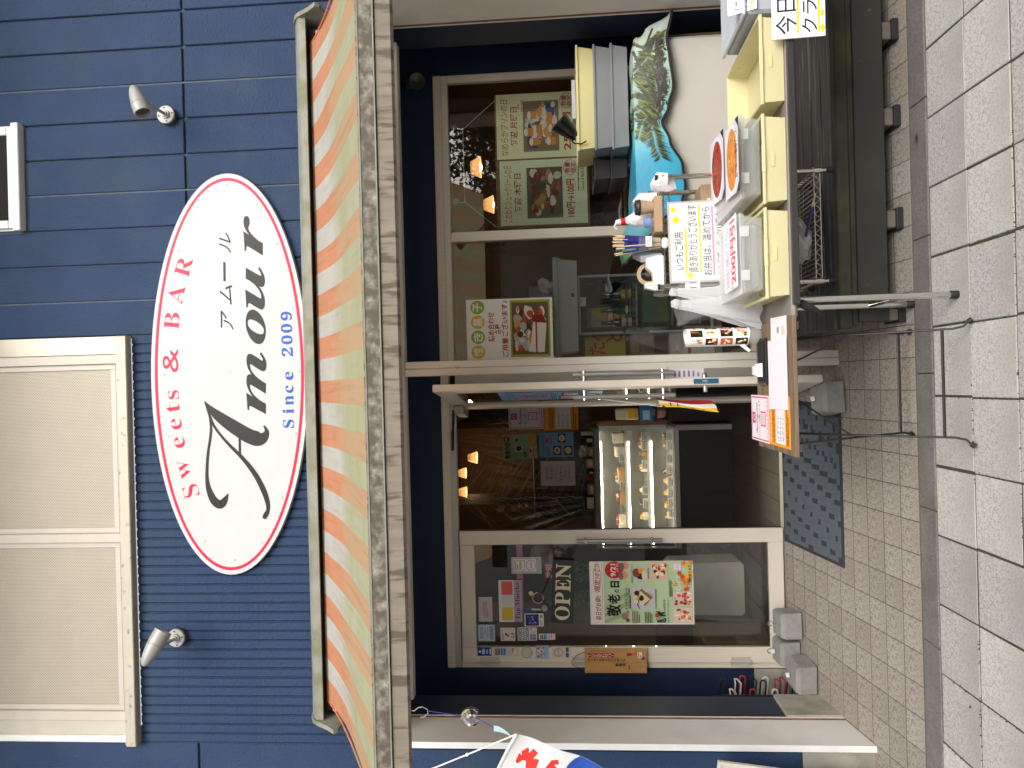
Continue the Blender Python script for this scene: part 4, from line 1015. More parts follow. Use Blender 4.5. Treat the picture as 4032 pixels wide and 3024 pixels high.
# inside / below the rack
one(sack(.80, 3.86, .98, .14, .05, .085, 7, 0, bag_c), 'shopping_bag', 'clear carrier bag with grey handles behind the whiteboard', 'bag')
q = MB(); q.box(.80, .955, 3.80, 3.99, .80, .905, card_b, c=.002); q.box(.86, .885, 3.7985, 3.7998, .86, .875, K('#e8e8e8')); q.tube([(.70, 3.8, .805), (.97, 3.8, .805)], .004, rk, n=6)
one(q, 'cardboard_box', 'brown cardboard box with small white sticker inside the rack', 'box')
t_ = thing('plastic_bag', 'white plastic bag lying on the bottom wire shelf with a wrapped stick', 'bag', (.62, 3.8, .40))
crumple(.645, 3.775, .445, .11, .075, .05, 8, mat('thick_white_bag', (.74, .74, .72), r=.4, var=.05, transl=.3), 12, .18).build('bag_body', t_)
q = MB(); q.tube([(.66, 3.70, .44), (.80, 3.705, .405)], .007, sl_, n=6); q.tube([(.80, 3.705, .405), (.86, 3.708, .39)], .005, cs, n=6); q.build('stick', t_)

# ------------------------------------------------------------------ freezer, sunshade and trays by the window
t_ = thing('chest_freezer', 'cream white chest freezer on the deck draped with a beach print sunshade', 'freezer', (1.45, 4.5, DZ))
fz = mat('freezer_white', (.50, .465, .42), r=.35, var=.02)
q = MB(); q.box(.985, 1.915, 4.30, 4.86, DZ + .03, 1.10, fz, c=.02); q.build('body', t_)
q = MB(); q.box(.98, 1.92, 4.295, 4.865, 1.103, 1.165, fz, c=.012); q.build('lid', t_)
q = MB(); q.box(1.0, 1.9, 4.32, 4.84, DZ + .001, DZ + .03, dark_rub); q.build('base', t_)
q = MB(); q.box(1.935, 1.975, 4.42, 4.46, DZ, 1.05, mat('rough_wood', (.12, .09, .06), r=.9, var=.3)); one(q, 'wood_plank', 'narrow rough wooden plank standing between freezer and pilaster', 'plank')
# sunshade: s runs right to left, t from the back over the edge and down the front
BZ = [(0, .955), (.11, .985), (.18, .975), (.30, .957), (.38, .985), (.445, 1.022), (.52, .985), (.62, .917), (.70, .905), (.76, .925), (.86, 1.06), (.94, 1.17), (1, 1.235)]
TZ = [(0, .965), (.06, 1.10), (.13, 1.17), (.2, 1.175), (.7, 1.175), (.8, 1.20), (.9, 1.262), (1, 1.25)]
def lerp(T, s):
    for (a, x), (b_, y) in zip(T, T[1:]):
        if s <= b_:
            f = (s - a) / (b_ - a); f = f * f * (3 - 2 * f); return x + (y - x) * f
    return T[-1][1]
def shade(s, t):
    x = 2.03 - 1.38 * s; zt_ = lerp(TZ, s); zb_ = lerp(BZ, s)
    wv = .022 * math.sin(s * 21) * max(0, t - .4)
    if t < .45:
        f = t / .45; y = 4.72 - .44 * f; z = zt_ + .006 * math.sin(s * 30 + f * 5)
        if s < .12: y = 4.45 - .17 * f
        if s > .9: y = 4.5 - .22 * f
    else:
        f = (t - .45) / .55; y = 4.28 - .035 * math.sin(f * 1.57) + wv; z = zt_ + (zb_ - zt_) * f
    return Vector((x, y, z + .004))
sh_m = bpy.data.materials.new('beach_print'); sh_m.use_nodes = True
t = sh_m.node_tree; N = t.nodes; L = t.links; b_ = N['Principled BSDF']; b_.inputs['Roughness'].default_value = .45; b_.inputs['Sheen Weight'].default_value = .0
tc = N.new('ShaderNodeTexCoord'); sp = N.new('ShaderNodeSeparateXYZ'); L.new(tc.outputs['Object'], sp.inputs[0])
nz = N.new('ShaderNodeTexNoise'); nz.inputs['Scale'].default_value = 4; nz.inputs['Detail'].default_value = 6; L.new(tc.outputs['Object'], nz.inputs['Vector'])
ma = N.new('ShaderNodeMath'); ma.operation = 'MULTIPLY_ADD'; L.new(nz.outputs[0], ma.inputs[0]); ma.inputs[1].default_value = .35; L.new(sp.outputs[0], ma.inputs[2])
mr = N.new('ShaderNodeMapRange'); L.new(ma.outputs[0], mr.inputs[0]); mr.inputs[1].default_value = -.50; mr.inputs[2].default_value = .95
cr = N.new('ShaderNodeValToRGB'); L.new(mr.outputs[0], cr.inputs[0])
E_ = cr.color_ramp.elements
E_[1].position = .88; E_[1].color = (*srgb('#b3c2b8'), 1); E_[0].color = (*srgb('#4f7a4e'), 1)
for p, c_ in ((.09, '#3f8078'), (.18, '#2a94bd'), (.40, '#3aa6c6'), (.50, '#6fbcc0'), (.62, '#93b3a2'), (.75, '#9fb6a6')):
    e = E_.new(p); e.color = (*srgb(c_), 1)
L.new(cr.outputs[0], b_.inputs['Base Color'])
bn = N.new('ShaderNodeBump'); bn.inputs['Strength'].default_value = .3; bn.inputs['Distance'].default_value = .006
nb = N.new('ShaderNodeTexNoise'); nb.inputs['Scale'].default_value = 45; L.new(tc.outputs['Object'], nb.inputs['Vector']); L.new(nb.outputs[0], bn.inputs['Height']); L.new(bn.outputs[0], b_.inputs['Normal'])
t_ = thing('car_sunshade', 'beach and palm print car sunshade with black edge draped over the freezer', 'sunshade', (1.35, 4.4, 1.1))
q = MB(); q.grid(lambda u, v: shade(u, v), 90, 26, sh_m); q.build('sheet', t_)
q = MB(); q.tube([shade(k / 90, 1) for k in range(91)] + [shade(1, 1 - k / 10) for k in range(1, 8)], .008, mat('black_binding', (.012, .012, .012), r=.7), n=6); q.build('binding', t_)
q = MB(); rr = random.Random(9)
pg = [mat('palm_print_%d' % i, srgb(c_), r=.5, var=.1) for i, c_ in enumerate(('#37421d', '#747c30', '#1b2513', '#3f5028'))]
tk = mat('palm_trunk_print', srgb('#3c2f33'), r=.5, var=.25, vsc=30)
def on(s, t):
    e = .004; p = shade(s, t); n_ = (shade(s + e, t) - shade(s - e, t)).cross(shade(s, min(1, t + e)) - shade(s, t - e)).normalized()
    if n_.y > 0: n_ = -n_
    return p + n_ * .0025
def blade(s0, t0, s1, t1, wd, m):
    ds, dt = s1 - s0, t1 - t0; l = math.hypot(ds, dt) or 1; nx, ny = -dt / l * wd, ds / l * wd
    mid = (s0 + ds * .45, t0 + dt * .45)
    q.add([on(s0, t0), on(mid[0] + nx, mid[1] + ny), on(s1, t1), on(mid[0] - nx, mid[1] - ny)], [(0, 1, 2, 3)], m)
def frond(s0, t0, s1, t1, droop, n=44, ln=.058):
    pv = None
    for k in range(n):
        f = k / (n - 1); s = s0 + (s1 - s0) * f; t = t0 + (t1 - t0) * f + droop * f * f
        if not (.02 < s < .98 and .02 < t < .97): continue
        m = pg[rr.randint(0, 3)]
        for sg_ in (-1, 1):
            dx = (s1 - s0) * .35 + rr.uniform(-.01, .01); l = ln * 1.5 * (1 - .5 * f) * rr.uniform(.7, 1.2)
            S_, T_ = s + dx * .3 + (-(t1 - t0)) * sg_ * l * .8, t + sg_ * l * 2.6 + .02
            if .01 < S_ < .99 and .02 < T_ < .985: blade(s, t, S_, T_, .0036, m)
for a in ((.36, .80, .30, .22, -.02), (.36, .80, .42, .18, .05), (.36, .80, .50, .42, .1), (.36, .80, .58, .72, .06), (.36, .80, .24, .40, .02), (.36, .80, .18, .72, .05), (.36, .80, .46, .93, .01), (.36, .80, .30, .95, 0), (.16, .75, .10, .3, 0), (.16, .75, .24, .45, 0), (.16, .75, .08, .85, 0)): frond(*a)
for a, c_ in (((.40, .88), (.06, .62)), ((.36, .80), (.14, .45)), ((.33, .9), (.10, .82))):
    for k in range(10):
        f0, f1 = k / 10, (k + 1) / 10; w_ = .022
        q.add([on(a[0] + (c_[0] - a[0]) * f + 0, min(.985, max(.03, a[1] + (c_[1] - a[1]) * f + sg_ * w_ * (1 if True else 0)))) for f, sg_ in ((f0, -1), (f1, -1), (f1, 1), (f0, 1))], [(0, 1, 2, 3)], tk)
for k in range(150):
    s = rr.uniform(.10, .44); t = rr.gauss(.86, .045)
    if .03 < t < .96: blade(s, t, s + rr.uniform(-.03, .03), min(.98, t + rr.uniform(-.06, .06)), .008, rr.choice([tk, pg[2], tk]))
tag(q.build('palm_print', t_), kind='stuff')
# stacked trays on the shade
ty_y = mat('yellow_tray', (.66, .60, .29), r=.4, var=.03); ty_g = mat('grey_clear_tray', (.30, .31, .33), r=.3, var=.03, alpha=.78)
for k, (m_, txt) in enumerate(((ty_g, 'grey translucent tray at the bottom of the stack on the sunshade'), (ty_g, 'grey translucent tray in the middle of the stack on the sunshade'), (ty_y, 'pale yellow tray on top of the stack on the sunshade'))):
    t_ = thing('tray', txt, 'tray', (1.63, 4.55, 1.19 + .098 * k), 'stacked trays')
    crate(t_, 1.335, 1.93, 4.40, 4.78, 1.195 + .098 * k, .098, m_, rim=.007, taper=.014, wall=.003)
    q = MB(); q.box(1.36, 1.90, 4.42, 4.76, 1.204 + .098 * k, 1.216 + .098 * k, mat('tray_contents', (.16, .14, .13), r=.8)); q.build('liner', t_)
for k in range(2):
    t_ = thing('tray', 'black tray, %s of two, on the window side behind the pale yellow stack' % ('upper' if k else 'lower'), 'tray', (1.3, 4.9, 1.22 + .1 * k), 'black trays')
    crate(t_, 1.20, 1.325, 4.55, 4.9, 1.20 + .098 * k, .096, mat('black_tray', (.03, .027, .025), r=.4), rim=.006, taper=.01)
q = MB(); q.box(1.55, 1.78, 4.5, 4.7, 1.492, 1.515, white_s, c=.002); one(q, 'paper_stack', 'stack of white paper lying on the top yellow tray', 'paper')
t_ = thing('clamp_lamp', 'black cone shaped clamp lamp lying on the top yellow tray', 'lamp', (1.46, 4.45, 1.49))
bl = mat('glossy_black', (.012, .011, .012), r=.12, coat=.5)
a3 = Vector((.55, -.25, .62)).normalized()
q = MB(); q.lathe([(.018, 0), (.028, .012), (.036, .03), (.062, .125), (.066, .13), (.060, .128), (.034, .032)], (1.415, 4.42, 1.502), a3, bl, n=26, cap=False); q.build('lamp_shade', t_)
q = MB(); q.tube([(1.41, 4.43, 1.50), (1.39, 4.40, 1.525), (1.372, 4.39, 1.51), (1.366, 4.39, 1.47), (1.38, 4.39, 1.44)], .004, bl, n=6); q.build('cord', t_)

# ------------------------------------------------------------------ small wooden table with wire legs
t_ = thing('side_table', 'small brown slatted wooden table on thin black folding wire legs', 'table', (-.04, 3.37, 0))
wt = [mat('table_slat_%d' % i, c_, r=.6, var=.25, vsc=14, stretch=(.4, 5, 5)) for i, c_ in enumerate(((.18, .12, .075), (.15, .10, .065), (.20, .135, .085)))]
WZ = .688
for k in range(9):
    y0 = 3.085 + .066 * k; q = MB(); q.box(-.322 + random.uniform(0, .004), .243, y0, y0 + .064, WZ - .016, WZ, wt[k % 3], c=.002); q.build('slat', t_)
iron = mat('black_iron_wire', (.03, .027, .025), r=.45, m=.4)
q = MB(); q.box(-.30, -.27, 3.1, 3.66, WZ - .028, WZ - .0165, wt[1]); q.box(.19, .22, 3.1, 3.66, WZ - .028, WZ - .0165, wt[1]); q.build('batten', t_)
for X, sx in ((-.255, -1), (.17, 1)):
    gz = zp(3.1) + .006; gz2 = zt(3.605) + .006
    q = MB(); q.tube([(X, 3.60, WZ - .03), (X, 3.345, .383), (X + sx * .002, 3.128, .06), (X + sx * .010, 3.116, .025), (X + sx * .03, 3.108, gz + .012)], .0048, iron, n=8); q.build('leg', t_)
    q = MB(); q.tube([(X + sx * .012, 3.12, WZ - .03), (X + sx * .012, 3.345, .383), (X + sx * .012, 3.585, .06), (X + sx * .022, 3.60, gz2 + .012)], .0048, iron, n=8); q.build('leg', t_)
    q = MB(); q.tube([(X + sx * .026, 3.110, gz + .016), (X + sx * .036, 3.102, gz + .002)], .0105, dark_rub, n=10); q.tube([(X + sx * .016, 3.598, gz2 + .016), (X + sx * .026, 3.606, gz2 + .002)], .0105, dark_rub, n=10); q.build('foot', t_)
    q = MB(); q.tube([(X, 3.345, .383), (X * .2, 3.35, WZ - .018)], .004, iron, n=6); q.build('brace', t_)
q = MB(); q.tube([(-.255, 3.142, .094), (.17, 3.142, .094)], .006, iron, n=8); q.build('crossbar', t_)
q = MB(); q.tube([(-.265, 3.572, .082), (.18, 3.572, .082)], .0055, iron, n=8); q.build('crossbar', t_)
PZ = WZ + .001
U, V = (1, 0, 0), (0, 1, 0)
P = Print(.30, .29, K('#e9e7f0')); one(P.mesh((-.135, 3.158, PZ + .004), (1, .01, 0), (-.02, 1, 0)), 'blank_paper', 'large blank white sheet covering the front of the small wooden table', 'paper')
P = Print(.10, .24, K('#f1eef2')); P.lines(.2, .1, .6, .3, 3, K('#c9a23c'), 3); P.text('菓', .3, .45, .6, .6, K('#7a4a3a'))
one(P.mesh((.15, 3.168, PZ), (1, 0, 0), (.03, 1, 0)), 'leaflet', 'white leaflet with small brown print half under the blank sheet', 'paper')
def insta(w_, h):
    P = Print(w_, h, K('#efe7ee')); P.frame(.03, .03, .97, .97, .006, K('#d23a68'))
    P.poly([(.38, .76), (.62, .76), (.62, .93), (.38, .93)], K('#c2417f')); P.disc(.5, .845, .075, .055, K('#f4d9e4')); P.disc(.5, .845, .05, .037, K('#d2583f'))
    P.text('𝓘𝓷𝓼𝓽𝓪𝓰𝓻𝓪𝓶', .16, .58, .84, .73, K('#2a2226')); P.text('フォローお願いします', .1, .49, .9, .55, K('#4a4046'))
    P.frame(.34, .17, .66, .44, .007, K('#e2456f')); P.rect(.40, .22, .60, .39, K('#e9cfd2')); P.text('プレゼントをもらう', .1, .07, .9, .14, K('#d23a68'))
    return P
one(insta(.215, .325).mesh((-.298, 3.475, PZ), (1, 0, 0), (.0, 1, 0)), 'follow_sheet', 'white sheet with crimson frame and script heading on the small wooden table', 'sheet')
def orange_sheet(w_, h):
    P = Print(w_, h, K('#ee9a1e')); P.text('ポイントカード', .06, .86, .9, .95, K('#fff3dc')); P.lines(.06, .72, .94, .84, 3, K('#5a3a12'), 4)
    P.rect(.06, .22, .94, .66, K('#e6e4ea')); P.text('10 ポイント', .12, .52, .6, .6, K('#33302c')); P.text('10 ポイント', .12, .40, .6, .48, K('#33302c')); P.text('30 ポイント', .12, .28, .6, .36, K('#33302c')); P.lines(.06, .06, .9, .17, 2, K('#5a3a12'), 6)
    return P
one(orange_sheet(.215, .325).mesh((-.296, 3.148, PZ), (1, 0, 0), (0, 1, 0)), 'points_sheet', 'orange sheet with grey text panel at the front left corner of the small wooden table', 'sheet')
q = MB(); q.box(-.035, .178, 3.465, 3.60, PZ, PZ + .012, mat('black_dish', (.014, .014, .015), r=.35), c=.005); q.box(-.02, .163, 3.48, 3.585, PZ + .0125, PZ + .016, mat('black_dish_felt', (.01, .01, .011), r=.9)); one(q, 'money_tray', 'black money tray behind the blank sheet on the small wooden table', 'tray')
q = MB(); q.prism([(.002, 3.50, PZ + .017), (.064, 3.50, PZ + .017), (.062, 3.515, PZ + .034), (.05, 3.525, PZ + .048), (.014, 3.525, PZ + .048), (.004, 3.515, PZ + .034)], (0, .04, 0), mat('cream_plastic', (.78, .76, .68), r=.35)); one(q, 'table_bell', 'cream plastic weight lying on the black money tray', 'paperweight')
# menu wrapped bottle
t_ = thing('menu_bottle', 'clear plastic bottle wrapped in a sheet of lunch photos standing on the small wooden table', 'bottle', (.19, 3.60, PZ))
ox, oy = .192, 3.60
q = MB(); q.lathe([(.036, 0), (.040, .01), (.041, .27), (.040, .30)], (ox, oy, PZ), (0, 0, 1), mat('bottle_clear', (.75, .77, .78), r=.08, alpha=.35, spec=.8), n=24, cap=False); q.build('bottle', t_)
q = MB(); wp = mat('menu_paper', (.80, .79, .78), r=.4, var=.02)
q.grid(lambda u, v: (ox + .0425 * math.cos(2 * math.pi * u), oy + .0425 * math.sin(2 * math.pi * u), PZ + .055 + .285 * v + .004 * math.sin(2 * math.pi * u * 2)), 36, 2, wp)
rr = random.Random(11)
fc = [K(c_) for c_ in ('#e0a24a', '#c9562a', '#7a3a1c', '#f0d9a8', '#4d6a2c', '#e9e2d6')]
for row in range(4):
    for colm in range(3):
        a0 = -2.55 + colm * 1.0; z0 = PZ + .063 + row * .068; bgm = K('#1c1a1c') if (row + colm) % 2 == 0 else K('#b8503c' if row == 1 else '#d9d2c4')
        def cyl(a, z, r_): return (ox + r_ * math.cos(a), oy + r_ * math.sin(a), z)
        for k in range(4): q.add([cyl(a0 + .2 * k, z0, .0432), cyl(a0 + .2 * (k + 1), z0, .0432), cyl(a0 + .2 * (k + 1), z0 + .055, .0432), cyl(a0 + .2 * k, z0 + .055, .0432)], [(0, 1, 2, 3)], bgm)
        for k in range(7):
            a, z = a0 + rr.uniform(.12, .68), z0 + rr.uniform(.010, .045); da, dz = rr.uniform(.07, .14), rr.uniform(.005, .010)
            q.add([cyl(a + da * math.cos(p), z + dz * math.sin(p), .0436 + .0001 * k) for p in (0, .9, 1.8, 2.7, 3.6, 4.5, 5.4)], [tuple(range(7))], fc[rr.randint(0, 5)])
q.build('menu_wrap', t_)
q = MB(); q.prism([(.155, 3.57, PZ + .08), (.15, 3.57, PZ + .10), (.118, 3.56, PZ + .062), (.126, 3.56, PZ + .05)], (0, .002, 0), tape); q.build('loose_tape', t_)

q = MB(); q.add([(1.02, 3.50, .012), (1.05, 3.49, .022), (1.075, 3.51, .009), (1.045, 3.525, .016)], [(0, 1, 3), (1, 2, 3)], mat('dry_leaf', (.22, .11, .035), r=.8)); one(q, 'dry_leaf', 'curled dry brown leaf on the kerb strip in front of the deck', 'leaf')
# ------------------------------------------------------------------ banner, wind chime, board at the left edge
t_ = thing('ice_banner', 'white cloth banner with red brush strokes and a blue wave hanging by a cord', 'banner', (-1.5, 2.8, 1.5))
cl_w = mat('banner_cloth', (.80, .79, .78), r=.8, var=.03, transl=.25); cl_b = mat('banner_blue', (.015, .07, .36), r=.8, transl=.2); cl_r = mat('banner_red', (.62, .03, .02), r=.8, transl=.2)
Ub, Vb = Vector((-.126, 0, .071)).normalized(), Vector((.106, 0, .31)).normalized()
def bn_(u, v, off=0):      # u leftwards along the top hem, v downwards
    p = Vector((-1.291, 2.80, 1.80)) + Ub * .46 * u - Vb * .36 * v
    return (p.x, p.y + .016 * math.sin(u * 9 + v * 3) + .010 * math.sin(v * 11 - u * 4) - .03 * v - off, p.z)
wave = lambda u: .62 + .30 * abs(math.sin(u * 4.2 + 1.9)) * (1 if u < 9 else 1)
q = MB(); q.grid(bn_, 30, 24, cl_w); q.build('cloth', t_)
q = MB()
for k in range(30):
    u0, u1 = k / 30, (k + 1) / 30; v0, v1 = [1 - .40 * math.sqrt(max(.02, 1 - ((u_ - .12) / .2) ** 2)) if u_ < .31 else 1 - .28 * math.sqrt(max(.02, 1 - ((u_ - .6) / .3) ** 2)) for u_ in (u0, u1)]
    for j in range(6): q.add([bn_(u0, v0 + (1 - v0) * j / 6, .0015), bn_(u1, v1 + (1 - v1) * j / 6, .0015), bn_(u1, v1 + (1 - v1) * (j + 1) / 6, .0015), bn_(u0, v0 + (1 - v0) * (j + 1) / 6, .0015)], [(3, 2, 1, 0)], cl_b)
for pts in ([(.23, .14, .03), (.17, .16, .08), (.135, .21, .11), (.155, .27, .12), (.22, .29, .10), (.30, .31, .07), (.42, .34, .04)], [(.085, .46, .06), (.12, .475, .09), (.18, .455, .085), (.26, .42, .07), (.36, .40, .04)], [(.5, .2, .08), (.52, .4, .09), (.52, .62, .08), (.48, .72, .05)], [(.58, .42, .05), (.68, .33, .09), (.78, .24, .06)], [(.58, .46, .05), (.68, .58, .10), (.82, .70, .06)]):
    for i in range(len(pts) - 1):
        (a, b0, w0), (c_, d_, w1) = pts[i], pts[i + 1]; dx, dy = c_ - a, d_ - b0; l = math.hypot(dx, dy); nx, ny = -dy / l / 2, dx / l / 2
        q.add([bn_(a + nx * w0, b0 + ny * w0, .003), bn_(c_ + nx * w1, d_ + ny * w1, .003), bn_(c_ - nx * w1, d_ - ny * w1, .003), bn_(a - nx * w0, b0 - ny * w0, .003)], [(0, 1, 2, 3)], cl_r)
q.build('print', t_)
rp = mat('white_cord', (.78, .77, .74), r=.8)
q = MB(); q.tube([(-1.291, 2.80, 1.80), (-1.376, 2.815, 1.988), (-1.425, 2.83, 2.092), (-1.47, 2.835, 2.20)], .0028, rp, n=6); q.ball((-1.376, 2.815, 1.988), .007, rp, n=8)
q.tube([bn_(k / 12, 0) for k in range(13)], .006, cl_w, n=6); q.build('cord', t_)

t_ = thing('wind_chime', 'round glass wind chime with painted flowers and pale blue paper strip', 'wind chime', (-1.25, 2.85, 1.95))
q = MB(); q.tube([(-1.229, 2.85, 2.215), (-1.229, 2.85, 2.19), (-1.217, 2.85, 2.176), (-1.214, 2.85, 2.158), (-1.222, 2.85, 2.142), (-1.238, 2.85, 2.138), (-1.251, 2.85, 2.15), (-1.254, 2.85, 2.168)], .002, chrome, n=6); q.build('hook', t_)
nv = mat('navy_cord', (.03, .035, .2), r=.7)
q = MB(); q.tube([(-1.229, 2.85, 2.14), (-1.247, 2.85, 2.012)], .0018, nv, n=5); q.tube([(-1.25, 2.85, 1.96), (-1.27, 2.85, 1.925), (-1.292, 2.85, 1.888)], .0015, nv, n=5); q.build('cord', t_)
q = MB(); q.lathe([(.004, .036), (.018, .031), (.029, .020), (.0355, .004), (.036, -.006), (.032, -.020), (.025, -.029)], (-1.249, 2.85, 1.977), (0, 0, 1), glass('chime_glass', (.93, .95, .96), 1.5), n=28, cap=False); q.build('bell', t_)
q = MB()
for dx, dz, c_ in ((.022, .006, '#d8556a'), (.027, .0, '#4f9a4a'), (.018, -.004, '#f2e9e4'), (.024, .012, '#4f9a4a'), (-.022, .004, '#d8556a'), (-.026, -.004, '#d84a52'), (-.018, .0, '#f2e9e4'), (-.024, -.01, '#4f9a4a')):
    y = -math.sqrt(max(0, .0364 ** 2 - dx * dx - dz * dz)); q.ball((-1.249 + dx, 2.85 + y, 1.977 + dz), .0045, K(c_), n=8, sc=(1, .3, 1))
q.build('flowers', t_)
q = MB(); q.grid(lambda u, v: (-1.293 - .038 * u ** 1.5 + (v - .5) * .0 , 2.85 + (v - .5) * .02 + .002, 1.892 - .075 * u - 0), 8, 1, K('#bcdcea'))
q = MB(); q.grid(lambda u, v: (-1.293 + (.5 - v) * .022 * math.cos(u * .9) * -1 - .034 * u * u, 2.85 - .006 * u, 1.890 - .076 * u + .9 * 0 + (v - .5) * .022 * math.sin(u * .9)), 8, 1, mat('paper_strip', (.48, .68, .78), r=.7, transl=.3)); q.build('paper_strip', t_)

t_ = thing('framed_board', 'aluminium framed white board leaning at the picture edge below the banner', 'board', (-2.1, 3.8, .1))
Mx = Matrix.Translation((-1.873, 3.80, .895)) @ Matrix.Rotation(R(7), 4, 'Y')
q = MB(); q.box(-.6, -.018, -.006, .006, -.78, -.018, white_s, M=Mx); q.build('panel', t_)
q = MB()
for a in ((-.6, 0, -.018, 0), (-.6, 0, -.80, -.782), (-.018, 0, -.782, -.018)): q.box(a[0], a[1], -.012, .010, a[2], a[3], alu_l, c=.002, M=Mx)
q.build('frame', t_)
# ------------------------------------------------------------------ print on and behind the glass
wht = K('#e8e4de'); ink_b = K('#211f20'); ink_r = K('#b2282c'); ink_o = K('#c98a34')
# baked sweets poster, left pane of the bay
P = Print(.40, .57, K('#f4f1ee'))
for k, (ch, c_) in enumerate((('焼', '#d9b52c'), ('き', '#8db53c'), ('菓', '#e0bb2c'), ('子', '#8db53c'))):
    x = .13 + .247 * k; P.disc(x, .868, .112, .082, K(c_)); P.text(ch, x - .075, .812, x + .075, .925, K('#fbf8ee'), .03); P.text(ch, x - .07, .816, x + .07, .921, K('#f3efe2'), .0)
P.text('詰め合わせ', .30, .675, .78, .755, ink_r, .015); P.text('各種', .42, .60, .58, .672, ink_r, .015); P.text('ご用意ございます♪', .04, .515, .97, .592, ink_r, .015)
P.rect(.03, .03, .97, .49, K('#a6ab35')); P.pic(.07, .05, .93, .47, K('#6b5a46'), [K('#d8cfc2'), K('#b9a68e'), K('#e6dfd6'), K('#c2542f'), K('#4a3c30'), K('#d79a4a'), K('#aeb4b0')], 60, 4, .3)
P.poly([(.10, .10), (.58, .07), (.60, .22), (.12, .27)], K('#e4dcd4')); P.poly([(.58, .07), (.72, .11), (.72, .24), (.60, .22)], K('#8c2f28')); P.rect(.11, .18, .60, .20, K('#c2402c'))
one(P.mesh((.164, 5.012, 1.673)), 'sweets_poster', 'white poster with yellow and green round characters inside the left window pane', 'poster')
def weekly(name, label, o, bgc, title, day, price, pcols, seed):
    P = Print(.43, .575, K(bgc)); g_ = K('#d6dfc0')
    for k in range(1, 22): P.lv = 1; P.poly([(k / 22, 0), (k / 22 + .004, 0), (k / 22 + .004, 1), (k / 22, 1)], g_, 1)
    for k in range(1, 30): P.poly([(0, k / 30), (1, k / 30), (1, k / 30 + .003), (0, k / 30 + .003)], g_, 1)
    P.text(title, .05, .865, .93, .955, ink_o, .012, .15); P.text(day, .20, .755, .80, .84, ink_r, .015)
    P.pic(.10, .28, .88, .69, K(pcols[0]), [K(c_) for c_ in pcols[1:]], 46, seed, .34)
    P.text(price, .10, .14, .68, .235, ink_r, .02); P.ring(.86, .19, .12, .075, .003, ink_r); P.text('数量', .78, .19, .94, .25, ink_r, .01); P.text('限定', .78, .125, .94, .185, ink_r, .01)
    P.lines(.5, .085, .95, .11, 1, ink_b, 2); P.text('Sweets & BAR Amour', .5, .03, .96, .065, ink_b)
    return P
P = weekly('', '', None, '#f2f4c8', 'なめらかプリンの日', '毎週 月曜日', '250円', ('#8b7d62', '#e39a45', '#f0e6d6', '#e8a955', '#f3eee6', '#3f5f8a', '#c9cdd2', '#5a5348'), 8)
for x, y in ((.25, .36), (.25, .56), (.45, .34), (.45, .52), (.63, .40), (.66, .58), (.40, .62)): P.rect(x - .06, y - .045, x + .06, y + .03, K('#e3984a')); P.disc(x, y + .04, .062, .022, K('#f1ece2'))
for x, y in ((.80, .74), (.86, .70), (.76, .70)): P.disc(x, y, .05, .012, K('#e3a9a4'))
tb_ = thing('pudding_poster', 'cream poster with orange pudding jars on the hanging wooden board in the window', 'poster', (1.7, 5.03, 1.43))
P.mesh((1.492, 5.046, 1.438)).build('sheet', tb_)
P = weekly('', '', None, '#e8f2d2', 'こだわりシュークリームの日', '毎週 木曜日', '180円→100円', ('#6d6656', '#8a4f3a', '#a8674a', '#d9cdb6', '#7a3a34', '#b98d62', '#4f5a3a', '#e0d8cc'), 15)
tb_ = thing('cream_puff_poster', 'pale green poster with brown cream puffs beside the pudding poster', 'poster', (1.26, 5.03, 1.43))
P.mesh((1.050, 5.046, 1.424)).build('sheet', tb_)
wd_b = mat('board_wood', (.23, .125, .05), r=.6, var=.2, stretch=(8, 8, .6))
t_ = thing('hanging_board', 'brown wooden board carrying two posters, hung by white string from suction hooks', 'board', (1.48, 5.06, 1.42))
q = MB(); q.box(1.035, 1.926, 5.052, 5.064, 1.410, 2.025, wd_b, c=.002); q.build('panel', t_)
q = MB(); q.tube([(1.885, 5.045, 2.02), (1.70, 5.03, 2.236), (1.22, 5.03, 2.236), (1.045, 5.045, 2.03)], .0022, rp, n=5); q.build('string', t_)
for x in (1.712, 1.221):
    q = MB(); q.lathe([(.021, 0), (.018, .006), (.007, .011), (.007, .02)], (x, 5.0225, 2.293), (0, 1, 0), mat('suction_cup', (.45, .42, .33), r=.25, alpha=.6), n=18); q.tube([(x, 5.035, 2.283), (x - .008, 5.035, 2.25), (x - .004, 5.033, 2.234)], .002, chrome, n=5); q.build('suction_hook', t_)

# storage on a counter inside the bay
cnt = mat('counter_wood', (.16, .10, .055), r=.5, var=.2, stretch=(.6, 6, 6))
q = MB(); q.box(.16, 2.3, 5.10, 5.62, .56, .60, cnt, c=.003); q.box(.16, .2, 5.12, 5.6, .22, .559, cnt); q.box(2.2, 2.24, 5.12, 5.6, .22, .559, cnt); one(q, 'window_counter', 'brown wooden counter running along the inside of the window bay', 'counter')
t_ = thing('drinks_fridge', 'small grey glass door fridge with beer bottles inside the left window pane', 'fridge', (.52, 5.4, .60))
fg = mat('fridge_grey', (.46, .46, .45), r=.4, var=.02); fd = mat('fridge_dark', (.02, .021, .026), r=.3)
q = MB(); q.box(.325, .72, 5.21, 5.225, .602, 1.50, fd)
q.box(.32, .335, 5.225, 5.55, .602, 1.50, fd); q.box(.71, .725, 5.225, 5.55, .602, 1.50, fd); q.box(.335, .71, 5.54, 5.55, .602, 1.50, fd); q.box(.335, .71, 5.225, 5.54, 1.47, 1.50, fd); q.box(.335, .71, 5.225, 5.54, .602, .64, fd); 
q = MB()
for a in ((.32, .335), (.71, .725)): q.box(*a, 5.225, 5.55, .602, 1.50, fd)
